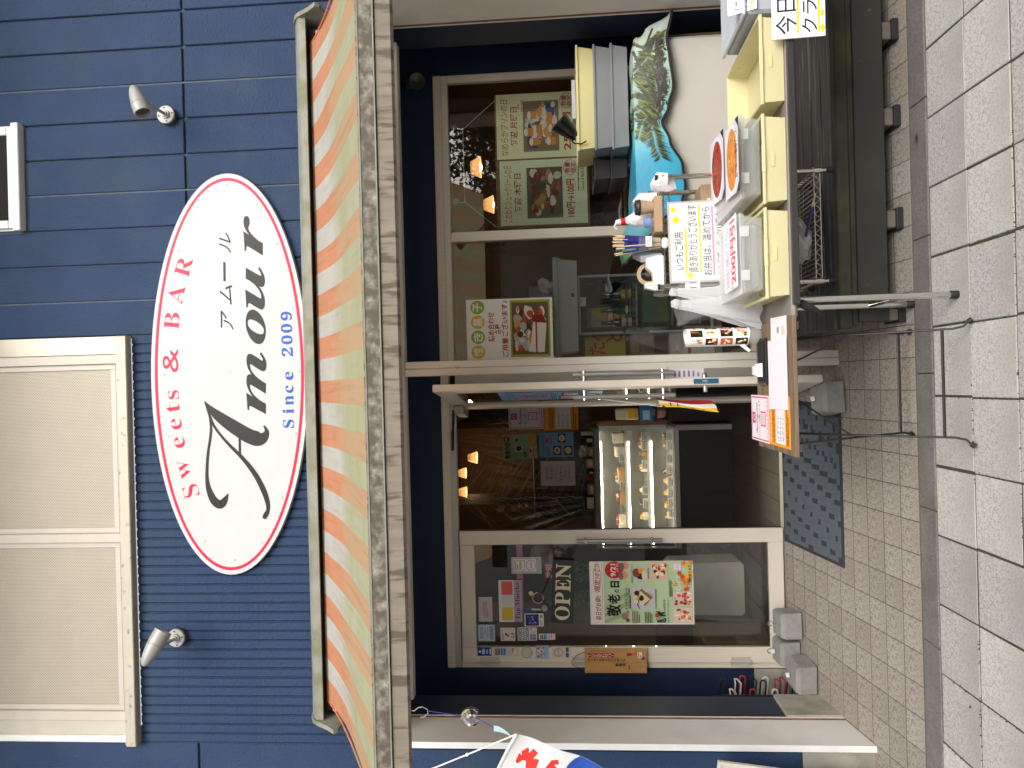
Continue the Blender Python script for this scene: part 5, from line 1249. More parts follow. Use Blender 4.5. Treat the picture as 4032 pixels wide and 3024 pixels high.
q.box(.335, .71, 5.54, 5.55, .602, 1.50, fd); q.box(.335, .71, 5.225, 5.54, 1.47, 1.50, fd); q.box(.335, .71, 5.225, 5.54, .602, .64, fd); q.build('cabinet', t_)
q = MB()
for a in ((.32, .336, .60, 1.502), (.709, .725, .60, 1.502)): q.box(a[0], a[1], 5.19, 5.222, a[2], a[3], fg, c=.003)
for a in ((1.486, 1.502), (.60, .62)): q.box(.3365, .7085, 5.19, 5.222, *a, fg, c=.003)
for a in ((.337, .37, .62, 1.485), (.668, .708, .62, 1.485)): q.box(a[0], a[1], 5.20, 5.22, a[2], a[3], fd)
for a in ((1.445, 1.485), (.62, .68)): q.box(.3705, .6675, 5.20, 5.22, *a, fd)
d_ = q.build('door', t_)
q = MB(); q.box(.37, .668, 5.207, 5.211, .68, 1.445, pane_m); q.build('pane', d_)
q = MB(); q.box(.327, .342, 5.172, 5.19, 1.03, 1.205, dark_rub, c=.004); q.build('handle', d_)
q = MB(); q.box(.515, .575, 5.1885, 5.1898, 1.448, 1.485, K('#d8d2c2')); q.box(.535, .555, 5.187, 5.1884, 1.472, 1.478, K('#aa3333')); q.build('brand_label', d_)
for z in (1.10, .86):
    q = MB(); q.box(.34, .705, 5.24, 5.53, z, z + .006, mat('fridge_shelf', (.5, .52, .5), r=.4)); q.build('shelf', t_)
gb = mat('green_bottle', (.015, .07, .03), r=.1, spec=.8); bb = mat('brown_bottle', (.05, .022, .01), r=.1, spec=.8)
for k, (x, m_, lb, lc, txt) in enumerate(((.405, bb, '#d6d0c4', '#a8242a', 'brown beer bottle with cream and red label, left in the fridge'), (.49, gb, '#1f6a38', '#d9d9d0', 'green beer bottle with green oval label in the middle of the fridge'), (.60, gb, '#c4ad52', '#3a5a3a', 'green bottle with gold label on the right in the fridge'))):
    t2 = thing('beer_bottle', txt, 'bottle', (x, 5.29, 1.107), 'bottles in the small fridge')
    q = MB(); q.lathe([(.029, 0), (.031, .006), (.031, .12), (.024, .15), (.013, .18), (.012, .225), (.014, .226), (.014, .24)], (x, 5.29, 1.107), (0, 0, 1), m_, n=18); q.build('bottle', t2)
    q = MB(); q.lathe([(.0318, .03), (.0318, .10)], (x, 5.29, 1.107), (0, 0, 1), K(lb), n=18, cap=False); q.lathe([(.0322, .055), (.0322, .07)], (x, 5.29, 1.107), (0, 0, 1), K(lc), n=18, cap=False); q.build('label', t2)
q = MB(); q.box(.40, .64, 5.30, 5.46, .868, 1.06, mat('green_carton', (.02, .13, .04), r=.5), c=.004); one(q, 'green_carton', 'green carton on the lower fridge shelf', 'carton')
t_ = thing('storage_bin', 'long clear lidded storage bin holding paper rolls, lying on top of the fridge', 'storage bin', (.515, 5.3, 1.504))
bn_m = mat('milky_plastic', (.66, .665, .66), r=.3, alpha=.8, var=.03)
crate(t_, .20, .83, 5.13, 5.48, 1.504, .125, bn_m, rim=.008, taper=.012, name='tub')
q = MB(); q.box(.185, .845, 5.118, 5.492, 1.632, 1.668, bn_m, c=.008); q.build('lid', t_)
q = MB(); q.tube([(.27, 5.2, 1.56), (.77, 5.2, 1.57)], .035, mat('paper_roll', (.62, .58, .5), r=.7), n=14); q.build('paper_roll', t_)
q = MB(); q.box(.50, .60, 5.1385, 5.1395, 1.525, 1.585, K('#cfcabc')); q.box(.575, .60, 5.1378, 5.1384, 1.525, 1.585, K('#2d6b62')); q.build('label', t_)
t_ = thing('storage_bin', 'open grey bin tipped on the lidded bin with sweets wrapped in film', 'storage bin', (.53, 5.25, 1.67))
crate(t_, .42, .665, 5.19, 5.42, 1.672, .16, mat('grey_clear_bin', (.3, .28, .26), r=.3, alpha=.7), rim=.006, taper=.02, name='tub')
one(crumple(.51, 5.17, 1.725, .05, .03, .05, 6, mat('sweet_wrapper', (.55, .52, .5), r=.15, spec=.9), 21, .4), 'sweet_bag', 'shiny bag of sweets in front of the tipped grey bin', 'bag')
one(crumple(.66, 5.2, 1.72, .05, .04, .05, 5, pap, 22, .3), 'paper_bag', 'crumpled white paper bag on the lidded bin, right of the grey one', 'bag')
q = MB(); q.tube([(.44 + .012 * math.cos(k * .9), 5.17 + .012 * math.sin(k * .9), 1.675 + .0035 * k) for k in range(26)], .003, dark_rub, n=5); one(q, 'coiled_cord', 'coil of black cord on the lidded bin', 'cord')
P = Print(.34, .28, K('#b6a838')); P.text('たべ', .05, .5, .6, .92, K('#c23a4a'), .02); P.text('どら', .3, .08, .95, .5, K('#b83a3a'), .02); P.disc(.75, .75, .1, .12, K('#a88aa8'))
one(P.mesh((.17, 5.3, 1.18)), 'yellow_poster', 'yellow poster with red characters standing left of the fridge', 'poster')
one(MB().box(.17, .315, 5.16, 5.24, .604, .90, mat('gift_box_white', (.42, .38, .34), r=.6), c=.004).box(.165, .32, 5.155, 5.245, .76, .78, K('#8a2330')), 'gift_box', 'white gift box with dark red ribbon low behind the window near the post', 'box')
one(MB().box(.18, .31, 5.15, 5.25, 1.0, 1.16, cnt, c=.003), 'wooden_crate', 'brown wooden box beside the fridge handle', 'crate')
t_ = thing('red_plaque', 'dark red board with grey embossed lettering below the pale green poster', 'plaque', (1.2, 5.42, 1.2))
q = MB(); q.box(1.06, 1.36, 5.43, 5.44, 1.19, 1.43, mat('dark_red_board', (.12, .02, .018), r=.4), c=.01); q.build('board', t_)
P = Print(.28, .2, mat('dark_red_face', (.11, .02, .018), r=.4)); P.text('BAR', .1, .3, .9, .8, K('#5c5a5c')); P.mesh((1.07, 5.4285, 1.21)).build('lettering', t_)
one(MB().box(1.0, 2.2, 5.2, 5.55, 1.12, 1.15, cnt, c=.003), 'shelf', 'brown shelf inside the right window pane behind the sunshade', 'shelf')

# the notices on the doors
P = Print(.41, .665, K('#e6e2de'))
P.rect(.02, .01, .995, .865, K('#b9cfa6'))
for k in range(6):
    c_ = K(('#9db089', '#b7c8a6')[k % 2]); P.lv += .3; P.poly([(.02 + .05 * k, .86), (.10 + .05 * k, .86), (.05 + .08 * k + .2, .62), (.02 + .08 * k + .13, .62)], c_, P.lv)
    P.poly([(.6, .1 + .02 * k), (.98, .26 + .012 * k), (.98, .265 + .012 * k), (.6, .108 + .02 * k)], c_, P.lv)
P.text('毎日がお得!!', .07, .89, .46, .95, K('#a84c58'), .02, .2); P.text('限定10食!!', .52, .90, .96, .955, K('#b0322f'), .02, .2); P.ring(.74, .928, .245, .036, .003, K('#b5653a')); P.rect(.07, .878, .97, .881, K('#b5653a'))
P.disc(.865, .76, .135, .09, K('#c02a2c'), 26); P.text('9/21', .76, .745, .96, .795, wht, .02); P.text('(月·祝)', .84, .715, .97, .74, wht)
for x, y in ((.78, .665), (.93, .655)): P.disc(x, y, .065, .038, K('#e0907c')); P.disc(x - .01, y + .03, .062, .022, K('#6d6a6a')); P.rect(x - .03, y, x - .012, y + .003, ink_b); P.rect(x + .015, y, x + .033, y + .003, ink_b)
P.text('敬', .13, .70, .32, .84, ink_b, .03); P.text('老', .33, .71, .48, .83, ink_b, .03); P.text('の', .505, .715, .56, .76, ink_b, .03); P.text('日', .59, .71, .69, .80, ink_b, .05)
P.text('モンブランロール', .24, .63, .58, .665, ink_b, .01); P.text('抹茶のムースカップ', .66, .575, .94, .60, ink_b)
P.disc(.13, .665, .055, .033, K('#9a7a72')); P.disc(.07, .64, .03, .02, K('#7d4a44')); P.disc(.2, .64, .02, .012, K('#d8683a'))
P.pic(.24, .375, .59, .60, K('#c4c2c4'), [K('#d6d2d4'), K('#b5b0b4')], 10, 3, .5)
P.poly([(.30, .47), (.43, .39), (.57, .50), (.44, .575)], K('#8a6d3c')); P.poly([(.30, .50), (.40, .42), (.53, .51), (.44, .585)], K('#d8cfae')); P.disc(.42, .505, .045, .026, K('#2f2626')); P.disc(.45, .53, .03, .018, K('#c98f2c')); P.disc(.50, .545, .04, .024, K('#3a2420')); P.stroke([(.10, .345, .004), (.13, .36, .008), (.155, .35, .006), (.17, .37, .004)], K('#2c201e'))
P.pic(.66, .435, .93, .60 - .03, K('#c6c0c4'), [K('#d0cacc')], 4, 4, .5); P.disc(.80, .505, .085, .05, K('#2a2a26')); P.disc(.82, .545, .07, .038, K('#8a4334')); P.disc(.85, .50, .045, .028, K('#e0992c')); P.disc(.78, .47, .08, .025, K('#d9cfa4'))
P.text('¥400(税抜)', .72, .42, .90, .44, ink_b); P.text('15㎝ ¥2000(税抜)', .25, .35, .57, .375, ink_b)
P.pic(.71, .245, .98, .405, K('#dfb9a4'), [K('#e0832f'), K('#efe6cc'), K('#3f5a34'), K('#c8432e'), K('#f1dcc0'), K('#2c2a24')], 26, 6, .34)
P.text('感謝', .03, .27, .22, .37, ink_b, .02); P.disc(.145, .36, .03, .02, K('#d23a3a')); P.text('の気持ちを', .22, .275, .40, .295, ink_b, .01); P.text('お菓子と共に伝えてみませんか？', .03, .24, .42, .258, ink_b)
P.lines(.03, .52, .22, .60, 5, K('#6d4a3c'), 8); P.lines(.03, .40, .2, .48, 5, ink_b, 9); P.lines(.26, .605, .58, .628, 3, ink_b, 10); P.lines(.44, .20, .7, .24, 4, ink_b, 12); P.lines(.24, .605, .56, .615, 1, ink_b, 13)
P.text('GIFT', .54, .125, .78, .165, wht)
P.pic(.03, .02, .27, .20, K('#d9c4b4'), [K('#d8762c'), K('#b23a3c'), K('#e9d9d2'), K('#7a3324'), K('#e0a24a')], 26, 16, .34); P.pic(.29, .02, .52, .20, K('#d6bfb2'), [K('#a83a34'), K('#d8832f'), K('#efe0d8'), K('#5a3226'), K('#c9624a')], 26, 17, .34)
for k in range(22):
    rr = random.Random(40 + k); x, y = .54 + .44 * rr.random(), .02 + .17 * rr.random() * (.55 + .45 * rr.random()); P.lv += .15; n_ = 10
    if x < .62 and y > .09: continue
    P.poly([(x + (.05 if i % 2 == 0 else .022) * math.cos(i * .628 + k), y + (.032 if i % 2 == 0 else .014) * math.sin(i * .628 + k)) for i in range(n_)], [K('#e0782c'), K('#d2452a'), K('#efb83c'), K('#e89a3c')][k % 4], P.lv)
P.text('ご予約承ります！', .62, .018, .96, .05, ink_b, .01); P.rect(.86, .12, .96, .185, K('#ead8e6')); P.text('ありがとう', .87, .135, .95, .17, K('#a83a8c'))
for x0, y0, y1 in ((-.012, .0, 1.0),): pass
one(P.mesh((-1.578, 4.978, .811)), 'holiday_poster', 'tall green poster with red round date and cake photos taped to the left door glass', 'poster')
t_ = thing('open_sign', 'dark green sign with cream letters OPEN hung by a chain on the left door', 'sign', (-1.35, 4.95, 1.56))
P = Print(.405, .144, mat('sign_dark_green', (.022, .030, .022), r=.5), thick=.014, corner=.006); crm = K('#d9cfae')
for ch, x0, x1 in (('𝐎', .05, .27), ('𝐏', .29, .49), ('𝐄', .51, .70), ('𝐍', .72, .95)): P.text(ch, x0, .17, x1, .84, crm, .004)
tl = R(3.6); P.mesh((-1.562, 4.945, 1.590), (math.cos(tl), 0, -math.sin(tl) * .9), (math.sin(tl) * .9, 0, math.cos(tl))).build('board', t_)
q = MB(); q.tube([(-1.49, 4.955, 1.724), (-1.41, 4.965, 1.79)], .003, dark_rub, n=5); q.tube([(-1.21, 4.955, 1.71), (-1.385, 4.965, 1.79)], .003, dark_rub, n=5)
q.tube([(-1.40 + .035 * math.cos(a * .4), 4.967, 1.815 + .035 * math.sin(a * .4)) for a in range(15)], .004, K('#b9b09a'), n=6); q.ball((-1.37, 4.972, 1.86), .016, K('#d9cfae'), n=10); q.build('hanger', t_)
def sticker(name, label, x0, z1, w_, h, base, fn, y=4.979, corner=.004, cat='sticker', U=(1, 0, 0)):
    P = Print(w_, h, base, thick=.0006, corner=corner); fn(P); one(P.mesh((x0, y, z1 - h), U), name, label, cat, 'stickers on the left door')
def cards(P, x0, y0, x1, y1, vert=False):
    n_ = 4; cs_ = ('#2f6a3c', '#2f7fc0', '#c9ccd0', '#d8d4d0')
    for k in range(n_):
        if vert: a = (x0, y1 - (y1 - y0) * (k + .92) / n_, x1, y1 - (y1 - y0) * (k + .08) / n_)
        else: a = (x0 + (x1 - x0) * (k + .08) / n_, y0, x0 + (x1 - x0) * (k + .92) / n_, y1)
        if k == 0:
            for i, c_ in enumerate(('#1f4f9a', '#b8282c', '#2f7a3c')): P.rect(a[0] + (a[2] - a[0]) * i / 3, a[1], a[0] + (a[2] - a[0]) * (i + .9) / 3, a[3], K(c_))
        else: P.rect(*a, K(cs_[k]))
        if k == 3: P.poly([(a[0], a[3]), (a[2], a[3]), (a[2], (a[1] + a[3]) / 2)], K('#e07a2c'))
        if k == 2: P.ring((a[0] + a[2]) / 2, (a[1] + a[3]) / 2, (a[2] - a[0]) * .3, (a[3] - a[1]) * .3, .0012, K('#4a5a8a'))
        if k in (0, 1): P.text(('JCB', 'AMEX')[k], a[0] + (a[2] - a[0]) * .1, a[1] + (a[3] - a[1]) * .35, a[2] - (a[2] - a[0]) * .1, a[1] + (a[3] - a[1]) * .65, wht)
def f_(P): P.frame(0, 0, 1, 1, .004, K('#5f8f98')); P.rect(.1, .1, .9, .32, K('#8fa6b6')); P.text('IQOS', .18, .68, .82, .88, K('#3c4a58')); P.text('SPOT', .42, .52, .78, .63, K('#5a6a78')); P.rect(.25, .38, .85, .46, K('#a9a3a6')); P.text('AVAILABLE', .12, .14, .85, .26, K('#4a5a6a'))
sticker('tobacco_sticker', 'pale blue square sticker with teal rim at the top left of the door glass', -1.688, 2.216, .113, .114, K('#b9c8d2'), f_)
def f_(P): P.lines(.1, .78, .9, .92, 2, ink_b, 3); P.pic(.25, .35, .7, .72, K('#d8cfc8'), [K('#4a2a26'), K('#8a3a30'), K('#2c2226')], 12, 5, .5); P.ring(.3, .2, .08, .08, .002, ink_b); P.disc(.55, .2, .07, .07, K('#6a6a6a')); P.text('VISA', .2, .06, .55, .16, K('#26306a'))
sticker('drawing_sticker', 'small cream square sticker with dark red drawing below the pale blue one', -1.685, 2.068, .088, .098, K('#d6cbc2'), f_)
def f_(P):
    P.rect(.04, .42, .96, .96, K('#8c9099'))
    for k in range(4): 
        for r_ in (.16, .11, .06): P.ring(.14 + .24 * k, .62 + .12 * (k % 2), r_, r_ * .9, .004, K('#e0e0e0' if r_ != .11 else '#3a4048'))
    cards(P, .06, .06, .94, .36)
sticker('wave_sticker', 'white sticker with grey wave pattern and payment marks on the door glass', -1.682, 1.955, .086, .127, K('#d9d6d2'), f_)
def f_(P): cards(P, .12, .06, .88, .94, True)
sticker('payment_sticker', 'narrow white payment sticker lowest on the door glass', -1.677, 1.816, .04, .107, K('#dcdad6'), f_)
def f_(P):
    P.rect(.06, .26, .94, .95, K('#2c2a6a')); P.pic(.12, .34, .88, .86, K('#34357c'), [K('#6f78b8'), K('#9aa2d0'), K('#4a4f98')], 18, 9, .3); P.lines(.1, .08, .55, .2, 2, ink_b, 4); P.rect(.66, .06, .88, .2, K('#8a8a90'))
sticker('event_sticker', 'white edged dark blue square sticker beside the OPEN sign', -1.590, 1.907, .085, .126, K('#e0dede'), f_)
def f_(P): P.disc(.5, .82, .12, .09, wht); P.rect(.2, .5, .8, .66, wht); P.rect(.25, .25, .75, .4, K('#8ab0e0')); P.rect(.15, .06, .85, .14, wht); P.lines(.24, .53, .76, .63, 2, K('#1f3f9a'), 4)
YS = 4.9692
sticker('tax_free_sticker', 'dark blue sticker with white marks at the top of the door stile', -1.779, 2.222, .056, .095, K('#1c3f9c'), f_, YS, 0)
sticker('payment_sticker', 'tall white payment sticker under the dark blue one on the door stile', -1.782, 2.116, .062, .166, K('#c9c3b8'), lambda P: cards(P, .16, .05, .84, .95, True), YS)
def f_(P): P.ring(.5, .5, .44, .44, .003, K('#8c8a7c')); P.ring(.5, .5, .25, .25, .002, K('#b8b4a4')); P.lines(.3, .12, .7, .2, 1, K('#5c5a50'), 2); P.disc(.5, .5, .1, .1, K('#c4bfae'))
sticker('round_sticker', 'round cream seal sticker in the middle of the door stile', -1.797, 1.936, .08, .08, K('#c9c2b0'), f_, YS, .039)
def f_(P): P.pic(.06, .2, .94, .92, K('#8fb2c9'), [K('#e9e0d0'), K('#2c2a30'), K('#c98a3a'), K('#b23a34'), K('#d9c9a4')], 24, 12, .3); 
sticker('pictorial_sticker', 'small light blue pictorial sticker below the round seal', -1.797, 1.839, .086, .086, K('#9ab8c9'), f_, YS, 0)
def f_(P): P.ring(.5, .64, .36, .25, .003, K('#a8584c')); P.ring(.5, .64, .28, .19, .002, K('#a8584c')); P.text('WELCOME', .2, .6, .8, .68, K('#a04a40')); P.rect(.1, .1, .46, .26, K('#2f4f9a')); P.rect(.54, .1, .9, .26, K('#3a6a4a'))
sticker('welcome_sticker', 'cream sticker with red round WELCOME stamp lowest on the door stile', -1.796, 1.734, .08, .123, K('#cfc5b8'), f_, YS)
def f_(P):
    P.poly([(.14, .18), (.86, .18), (.86, .92), (.14, .92)], K('#d9d2d8')); P.frame(.2, .55, .8, .9, .002, ink_b); P.rect(.26, .66, .74, .74, K('#a8b84a')); P.lines(.26, .76, .74, .88, 2, ink_b, 3); P.ring(.5, .35, .3, .16, .002, ink_b); P.text('食品衛生', .32, .32, .68, .38, ink_b)
sticker('licence_card', 'white certificate card in a clear sleeve taped above the OPEN sign', -1.243, 1.984, .11, .198, mat('clear_sleeve', (.62, .6, .62), r=.1, alpha=.6, var=0), f_, 4.975, 0)
P = Print(.275, .155, mat('frosted_sheet', (.66, .68, .64), r=.4, var=.03), thick=.001)
P.rect(.04, .40, .35, .88, K('#d3b64a')); P.rect(.35, .40, .65, .88, K('#c9cdca')); P.rect(.65, .40, .97, .88, K('#d2645e')); P.rect(0, .0, 1, .36, K('#a89aa6')); P.text('𝐓𝐚𝐩 𝐌𝐚𝐫𝐜𝐡é', .06, .06, .94, .30, K('#5a3f5a'))
one(P.mesh((-1.560, 4.979, 1.918)), 'tap_notice', 'pale sheet with yellow, grey and red squares above purple lettering on the left door', 'notice')
P = Print(.162, .09, mat('white_notice_face', (.5, .46, .45), r=.5, var=.1, vsc=20)); P.lines(.2, .3, .8, .7, 4, K('#8a6f6a'), 6)
one(P.mesh((-1.557, 4.979, 2.117)), 'small_notice', 'small greyish pink notice near the top of the left door glass', 'notice')
one(MB().box(-1.51, -1.06, 5.01, 5.013, 1.912, 1.952, mat('pink_strip', (.66, .24, .34), r=.5)), 'pink_strip', 'pink paper strip running behind the left door glass', 'strip')
P = Print(.10, .055, K('#b8202c')); P.text('愛知', .06, .1, .94, .9, wht, .02); one(P.mesh((-1.29, 5.02, 1.714)), 'red_label', 'red label with white brush characters just above the OPEN sign', 'label')
t_ = thing('blue_pen', 'blue and white pen hanging behind the left door glass', 'pen', (-1.49, 5.02, 1.80)); q = MB(); q.tube([(-1.49, 5.015, 1.92), (-1.488, 5.015, 1.86)], [.012, .008], K('#2a56c0'), n=8); q.tube([(-1.488, 5.015, 1.86), (-1.49, 5.015, 1.80)], [.007, .005], wht, n=8); q.build('barrel', t_)
q = MB(); q.ball((-1.483, 5.02, 1.775), .022, mat('white_ball', (.6, .58, .54), r=.3), n=14); one(q, 'white_ball', 'white ball ornament left of the OPEN sign', 'ornament')
# wooden plate sign on the hinge stile, its mascot left out
t_ = thing('wooden_plate_sign', 'upright wooden plate sign with red capsule and black vertical lettering on the door hinge side', 'sign', (-1.80, 4.95, 1.127))
P = Print(.157, .395, mat('plate_wood', (.46, .25, .085), r=.45, var=.14, vsc=10, stretch=(4, 4, .7)), thick=.015)
rd = K('#b02a34')
P.rect(.64, .55, .80, .94, rd); P.disc(.72, .94, .08, .032, rd); P.disc(.72, .55, .08, .032, rd)
def vert(s, x, y1, dy, w_, m, bold=0):
    for k, ch in enumerate(s):
        if ch == 'ー': P.rect(x + w_ * .45, y1 - dy * (k + .9), x + w_ * .58, y1 - dy * (k + .15), m)
        else: P.text(ch, x, y1 - dy * (k + .92), x + w_, y1 - dy * (k + .08), m, bold)
vert('チーバくんのストロベリー', .655, .965, .0365, .12, wht, .01)
vert('メーカーズマークハイボール', .47, .955, .0475, .14, ink_b, .012); vert('取扱店', .28, .505, .056, .13, ink_b, .015)
bo = K('#8a4a24'); P.poly([(.70, .30), (.82, .30), (.82, .20), (.88, .17), (.88, .05), (.60, .05), (.60, .17), (.70, .20)], K('#c27a4a')); P.rect(.70, .24, .82, .32, rd); P.rect(.62, .07, .86, .145, wht); P.lines(.64, .08, .84, .14, 2, ink_b, 7); P.disc(.60, .055, .07, .03, rd); P.disc(.60, .075, .05, .012, K('#3f6a34'))
P.lines(.14, .27, .48, .3, 1, ink_b, 3)
P.mesh((-1.874, 4.93, 1.127)).build('plate', t_)
q = MB(); q.tube([(-1.86, 4.945, 1.522), (-1.835, 4.955, 1.60), (-1.812, 4.955, 1.606), (-1.77, 4.95, 1.575), (-1.745, 4.945, 1.522)], .002, iron, n=5); q.build('chain', t_)

# on the open door
U_ = (MR.to_3x3() @ Vector((1, 0, 0))); V_ = (0, 0, 1)
P = Print(.33, .60, K('#7fa6cc')); P.text('こだわりかき氷', .08, .84, .92, .95, K('#2a4a8a')); P.text('氷', .3, .62, .7, .82, K('#c8303a'), .03); P.text('500円', .25, .53, .75, .6, K('#c8303a'), .02); P.lines(.08, .44, .92, .5, 3, ink_b, 3)
for x, y, c_ in ((.3, .33, '#e0806a'), (.7, .30, '#e8c46a'), (.5, .12, '#e0c0a0')): P.rect(x - .18, y - .09, x + .18, y + .09, K('#2c2624')); P.disc(x, y, .15, .075, K('#efe6da')); P.disc(x, y + .01, .09, .045, K(c_))
o_ = MR @ Vector((.31, -.0065, 1.385)); one(P.mesh(o_, U_, V_), 'shaved_ice_poster', 'light blue shaved ice poster on the glass of the open door', 'poster')
t_ = thing('pennant', 'yellow, white and red cloth pennant hanging by a white string from the open door handle', 'pennant', (-.13, 4.2, .78))
q = MB(); hp = MR @ Vector((.80, -.062, 1.49)); q.tube([hp, (-.145, 4.2, 1.068)], .0022, rp, n=5); q.ball((-.145, 4.2, 1.066), .008, dark_rub, n=8); q.build('string', t_)
def pen(u, v): return (-.148 + .052 * u - .028 * v + .006 * math.sin(v * 5 + u * 3), 4.2 + .012 * math.sin(u * 5 + v * 4) + .02 * u, 1.075 + .03 * u - .305 * v + .004 * math.sin(u * 9))
q = MB(); q.grid(pen, 9, 16, K('#d8b82c'), mf=lambda i, j: K('#d8b02a') if i < 3 else (K('#e0dcd4') if i < 6 else K('#8c2a26'))); 
for j in (3, 5, 9, 12): q.add([tuple(Vector(pen(a, b_)) + Vector((-.0015, -.002, 0))) for a, b_ in ((.15, j / 16), (.6, j / 16), (.6, j / 16 + .02), (.15, j / 16 + .02))], [(0, 1, 2, 3)], ink_b)
q.build('cloth', t_)
P = Print(.055, .19, mat('label_sleeve', (.62, .58, .62), r=.2, var=.03), thick=.003); P.lines(.2, .1, .8, .9, 6, K('#6a5a78'), 3); one(P.mesh((.004, 4.25, .835)), 'sleeve_label', 'narrow printed label in a clear sleeve hanging beside the open door', 'label')
P = Print(.20, .30, wht); P.text('本日', .1, .78, .9, .95, ink_r, .02); P.text('お知らせ', .08, .62, .92, .76, ink_r, .02); P.lines(.1, .06, .9, .58, 8, ink_b, 5)
one(P.mesh((-.02, 5.056, 1.66)), 'hours_notice', 'white notice with red heading behind the glass next to the open door', 'notice')

# ------------------------------------------------------------------ inside the shop
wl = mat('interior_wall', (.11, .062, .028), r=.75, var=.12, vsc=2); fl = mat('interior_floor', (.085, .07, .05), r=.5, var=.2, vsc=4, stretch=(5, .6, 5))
IZ = .217
room = thing('shop_interior', 'dim brown interior of the shop seen through the open door', 'room', (.1, 6.6, IZ))
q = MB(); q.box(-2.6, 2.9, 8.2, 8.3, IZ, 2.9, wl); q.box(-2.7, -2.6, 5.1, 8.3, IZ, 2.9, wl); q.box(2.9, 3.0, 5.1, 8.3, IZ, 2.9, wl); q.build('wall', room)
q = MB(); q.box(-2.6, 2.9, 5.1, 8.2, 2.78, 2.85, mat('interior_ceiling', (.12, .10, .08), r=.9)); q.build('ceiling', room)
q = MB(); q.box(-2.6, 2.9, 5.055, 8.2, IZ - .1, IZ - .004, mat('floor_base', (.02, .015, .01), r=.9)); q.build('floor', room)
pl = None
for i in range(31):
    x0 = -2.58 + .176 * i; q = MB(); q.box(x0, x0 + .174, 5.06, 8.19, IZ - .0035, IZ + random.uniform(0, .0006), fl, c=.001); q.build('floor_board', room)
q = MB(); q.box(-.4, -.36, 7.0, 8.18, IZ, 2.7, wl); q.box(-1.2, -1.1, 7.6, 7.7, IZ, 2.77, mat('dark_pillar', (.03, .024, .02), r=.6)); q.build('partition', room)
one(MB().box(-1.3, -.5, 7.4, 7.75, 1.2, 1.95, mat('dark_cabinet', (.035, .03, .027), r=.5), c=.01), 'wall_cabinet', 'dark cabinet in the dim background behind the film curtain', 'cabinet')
# showcase
t_ = thing('cake_showcase', 'lit glass cake showcase with three tiers on a dark wooden base inside the door', 'showcase', (-.9, 6.8, IZ))
bw = mat('showcase_base', (.022, .016, .014), r=.4, var=.25, stretch=(1, 1, .1)); sv = mat('showcase_trim', (.42, .40, .36), r=.3, m=.7)
q = MB(); q.box(-1.42, -.43, 6.56, 7.1, IZ + .001, .66, bw); q.build('base', t_)
q = MB(); q.box(-.4295, -.387, 6.55, 7.1, IZ + .001, .678, mat('pale_side_panel', (.5, .48, .43), r=.5)); q.build('side_panel', t_)
q = MB(); q.box(-1.43, -.40, 6.54, 7.1, .661, .70, sv, c=.004); q.box(-1.43, -.40, 6.545, 7.1, 1.335, 1.382, mat('showcase_top', (.20, .185, .16), r=.35, m=.3), c=.004)
for x in (-1.43, -.415): q.box(x, x + .015, 6.545, 6.56, .7005, 1.3345, sv)
q.build('frame', t_)
q = MB(); q.box(-1.415, -.415, 6.55, 6.553, .701, 1.334, pane_m); q.build('pane', t_)
q = MB(); q.box(-1.42, -.41, 7.08, 7.09, .70, 1.335, mat('showcase_back', (.42, .41, .38), r=.2, m=.3)); q.build('back', t_)
for z in (1.105, .912): q = MB(); q.box(-1.41, -.42, 6.62, 7.07, z, z + .008, mat('glass_shelf', (.45, .47, .45), r=.2)); q.box(-1.41, -.42, 6.605, 6.62, z - .02, z + .012, sv); q.build('shelf', t_)
q = MB(); q.box(-1.41, -.42, 6.60, 7.07, .701, .712, mat('case_floor', (.55, .53, .48), r=.4)); q.build('case_floor', t_)
led = mat('lit_tube', (1, .95, .8), emis=(1, .90, .70), es=42, var=0)
for z, x1 in ((1.318, -.52), (1.083, -.52), (.89, -.52)): q = MB(); q.tube([(-1.40, 6.598, z), (x1, 6.598, z)], .0045, led, n=8); q.build('light_tube', t_)
cards_m = mat('price_card', (.42, .42, .37), r=.6, var=.05)
def price(x, z, k):
    P = Print(.075, .058, cards_m); P.lines(.1, .2, .9, .85, 3, ink_b, k); one(P.mesh((x, 6.612, z), (1, 0, 0), (0, .25, 1)), 'price_card', '%s price card on the %s tier of the showcase' % (('first', 'second', 'third', 'fourth', 'fifth', 'sixth', 'seventh', 'eighth', 'ninth')[k % 10] + ' grey', ('bottom', 'middle', 'top')[k // 10]), 'price card', 'price cards in the showcase')
spg = mat('sponge', (.42, .25, .11), r=.7); crm_ = mat('cream', (.78, .70, .56), r=.6); cho = mat('chocolate', (.07, .03, .018), r=.4); ber = mat('strawberry', (.55, .05, .04), r=.35); grn = mat('mint_leaf', (.25, .35, .06), r=.5); mang = mat('mango', (.75, .42, .06), r=.4); crust = mat('choux_crust', (.40, .20, .07), r=.7)
def cake(x, z, r_, h, body, top, toppings, label, y=6.76):
    t2 = thing('cake', label, 'cake', (x, y, z), 'cakes in the showcase'); q = MB(); q.lathe([(r_, 0), (r_, h * .85), (r_ * .96, h)], (x, y, z + .0005), (0, 0, 1), body, n=22); q.build('base', t2)
    q = MB(); q.lathe([(r_ * .97, h + .0006), (r_ * .9, h + .006)], (x, y, z), (0, 0, 1), top, n=22); q.build('icing', t2)
    rr = random.Random(int(x * 1000) + int(z * 100)); q = MB()
    for k in range(7): a = rr.uniform(0, 6.28); d = r_ * rr.uniform(.1, .7); q.ball((x + d * math.cos(a), y + d * math.sin(a), z + h + .012), rr.uniform(.010, .017), toppings[k % len(toppings)], n=8)
    q.build('topping', t2)
Zs = (.7125, .9205, 1.1135)
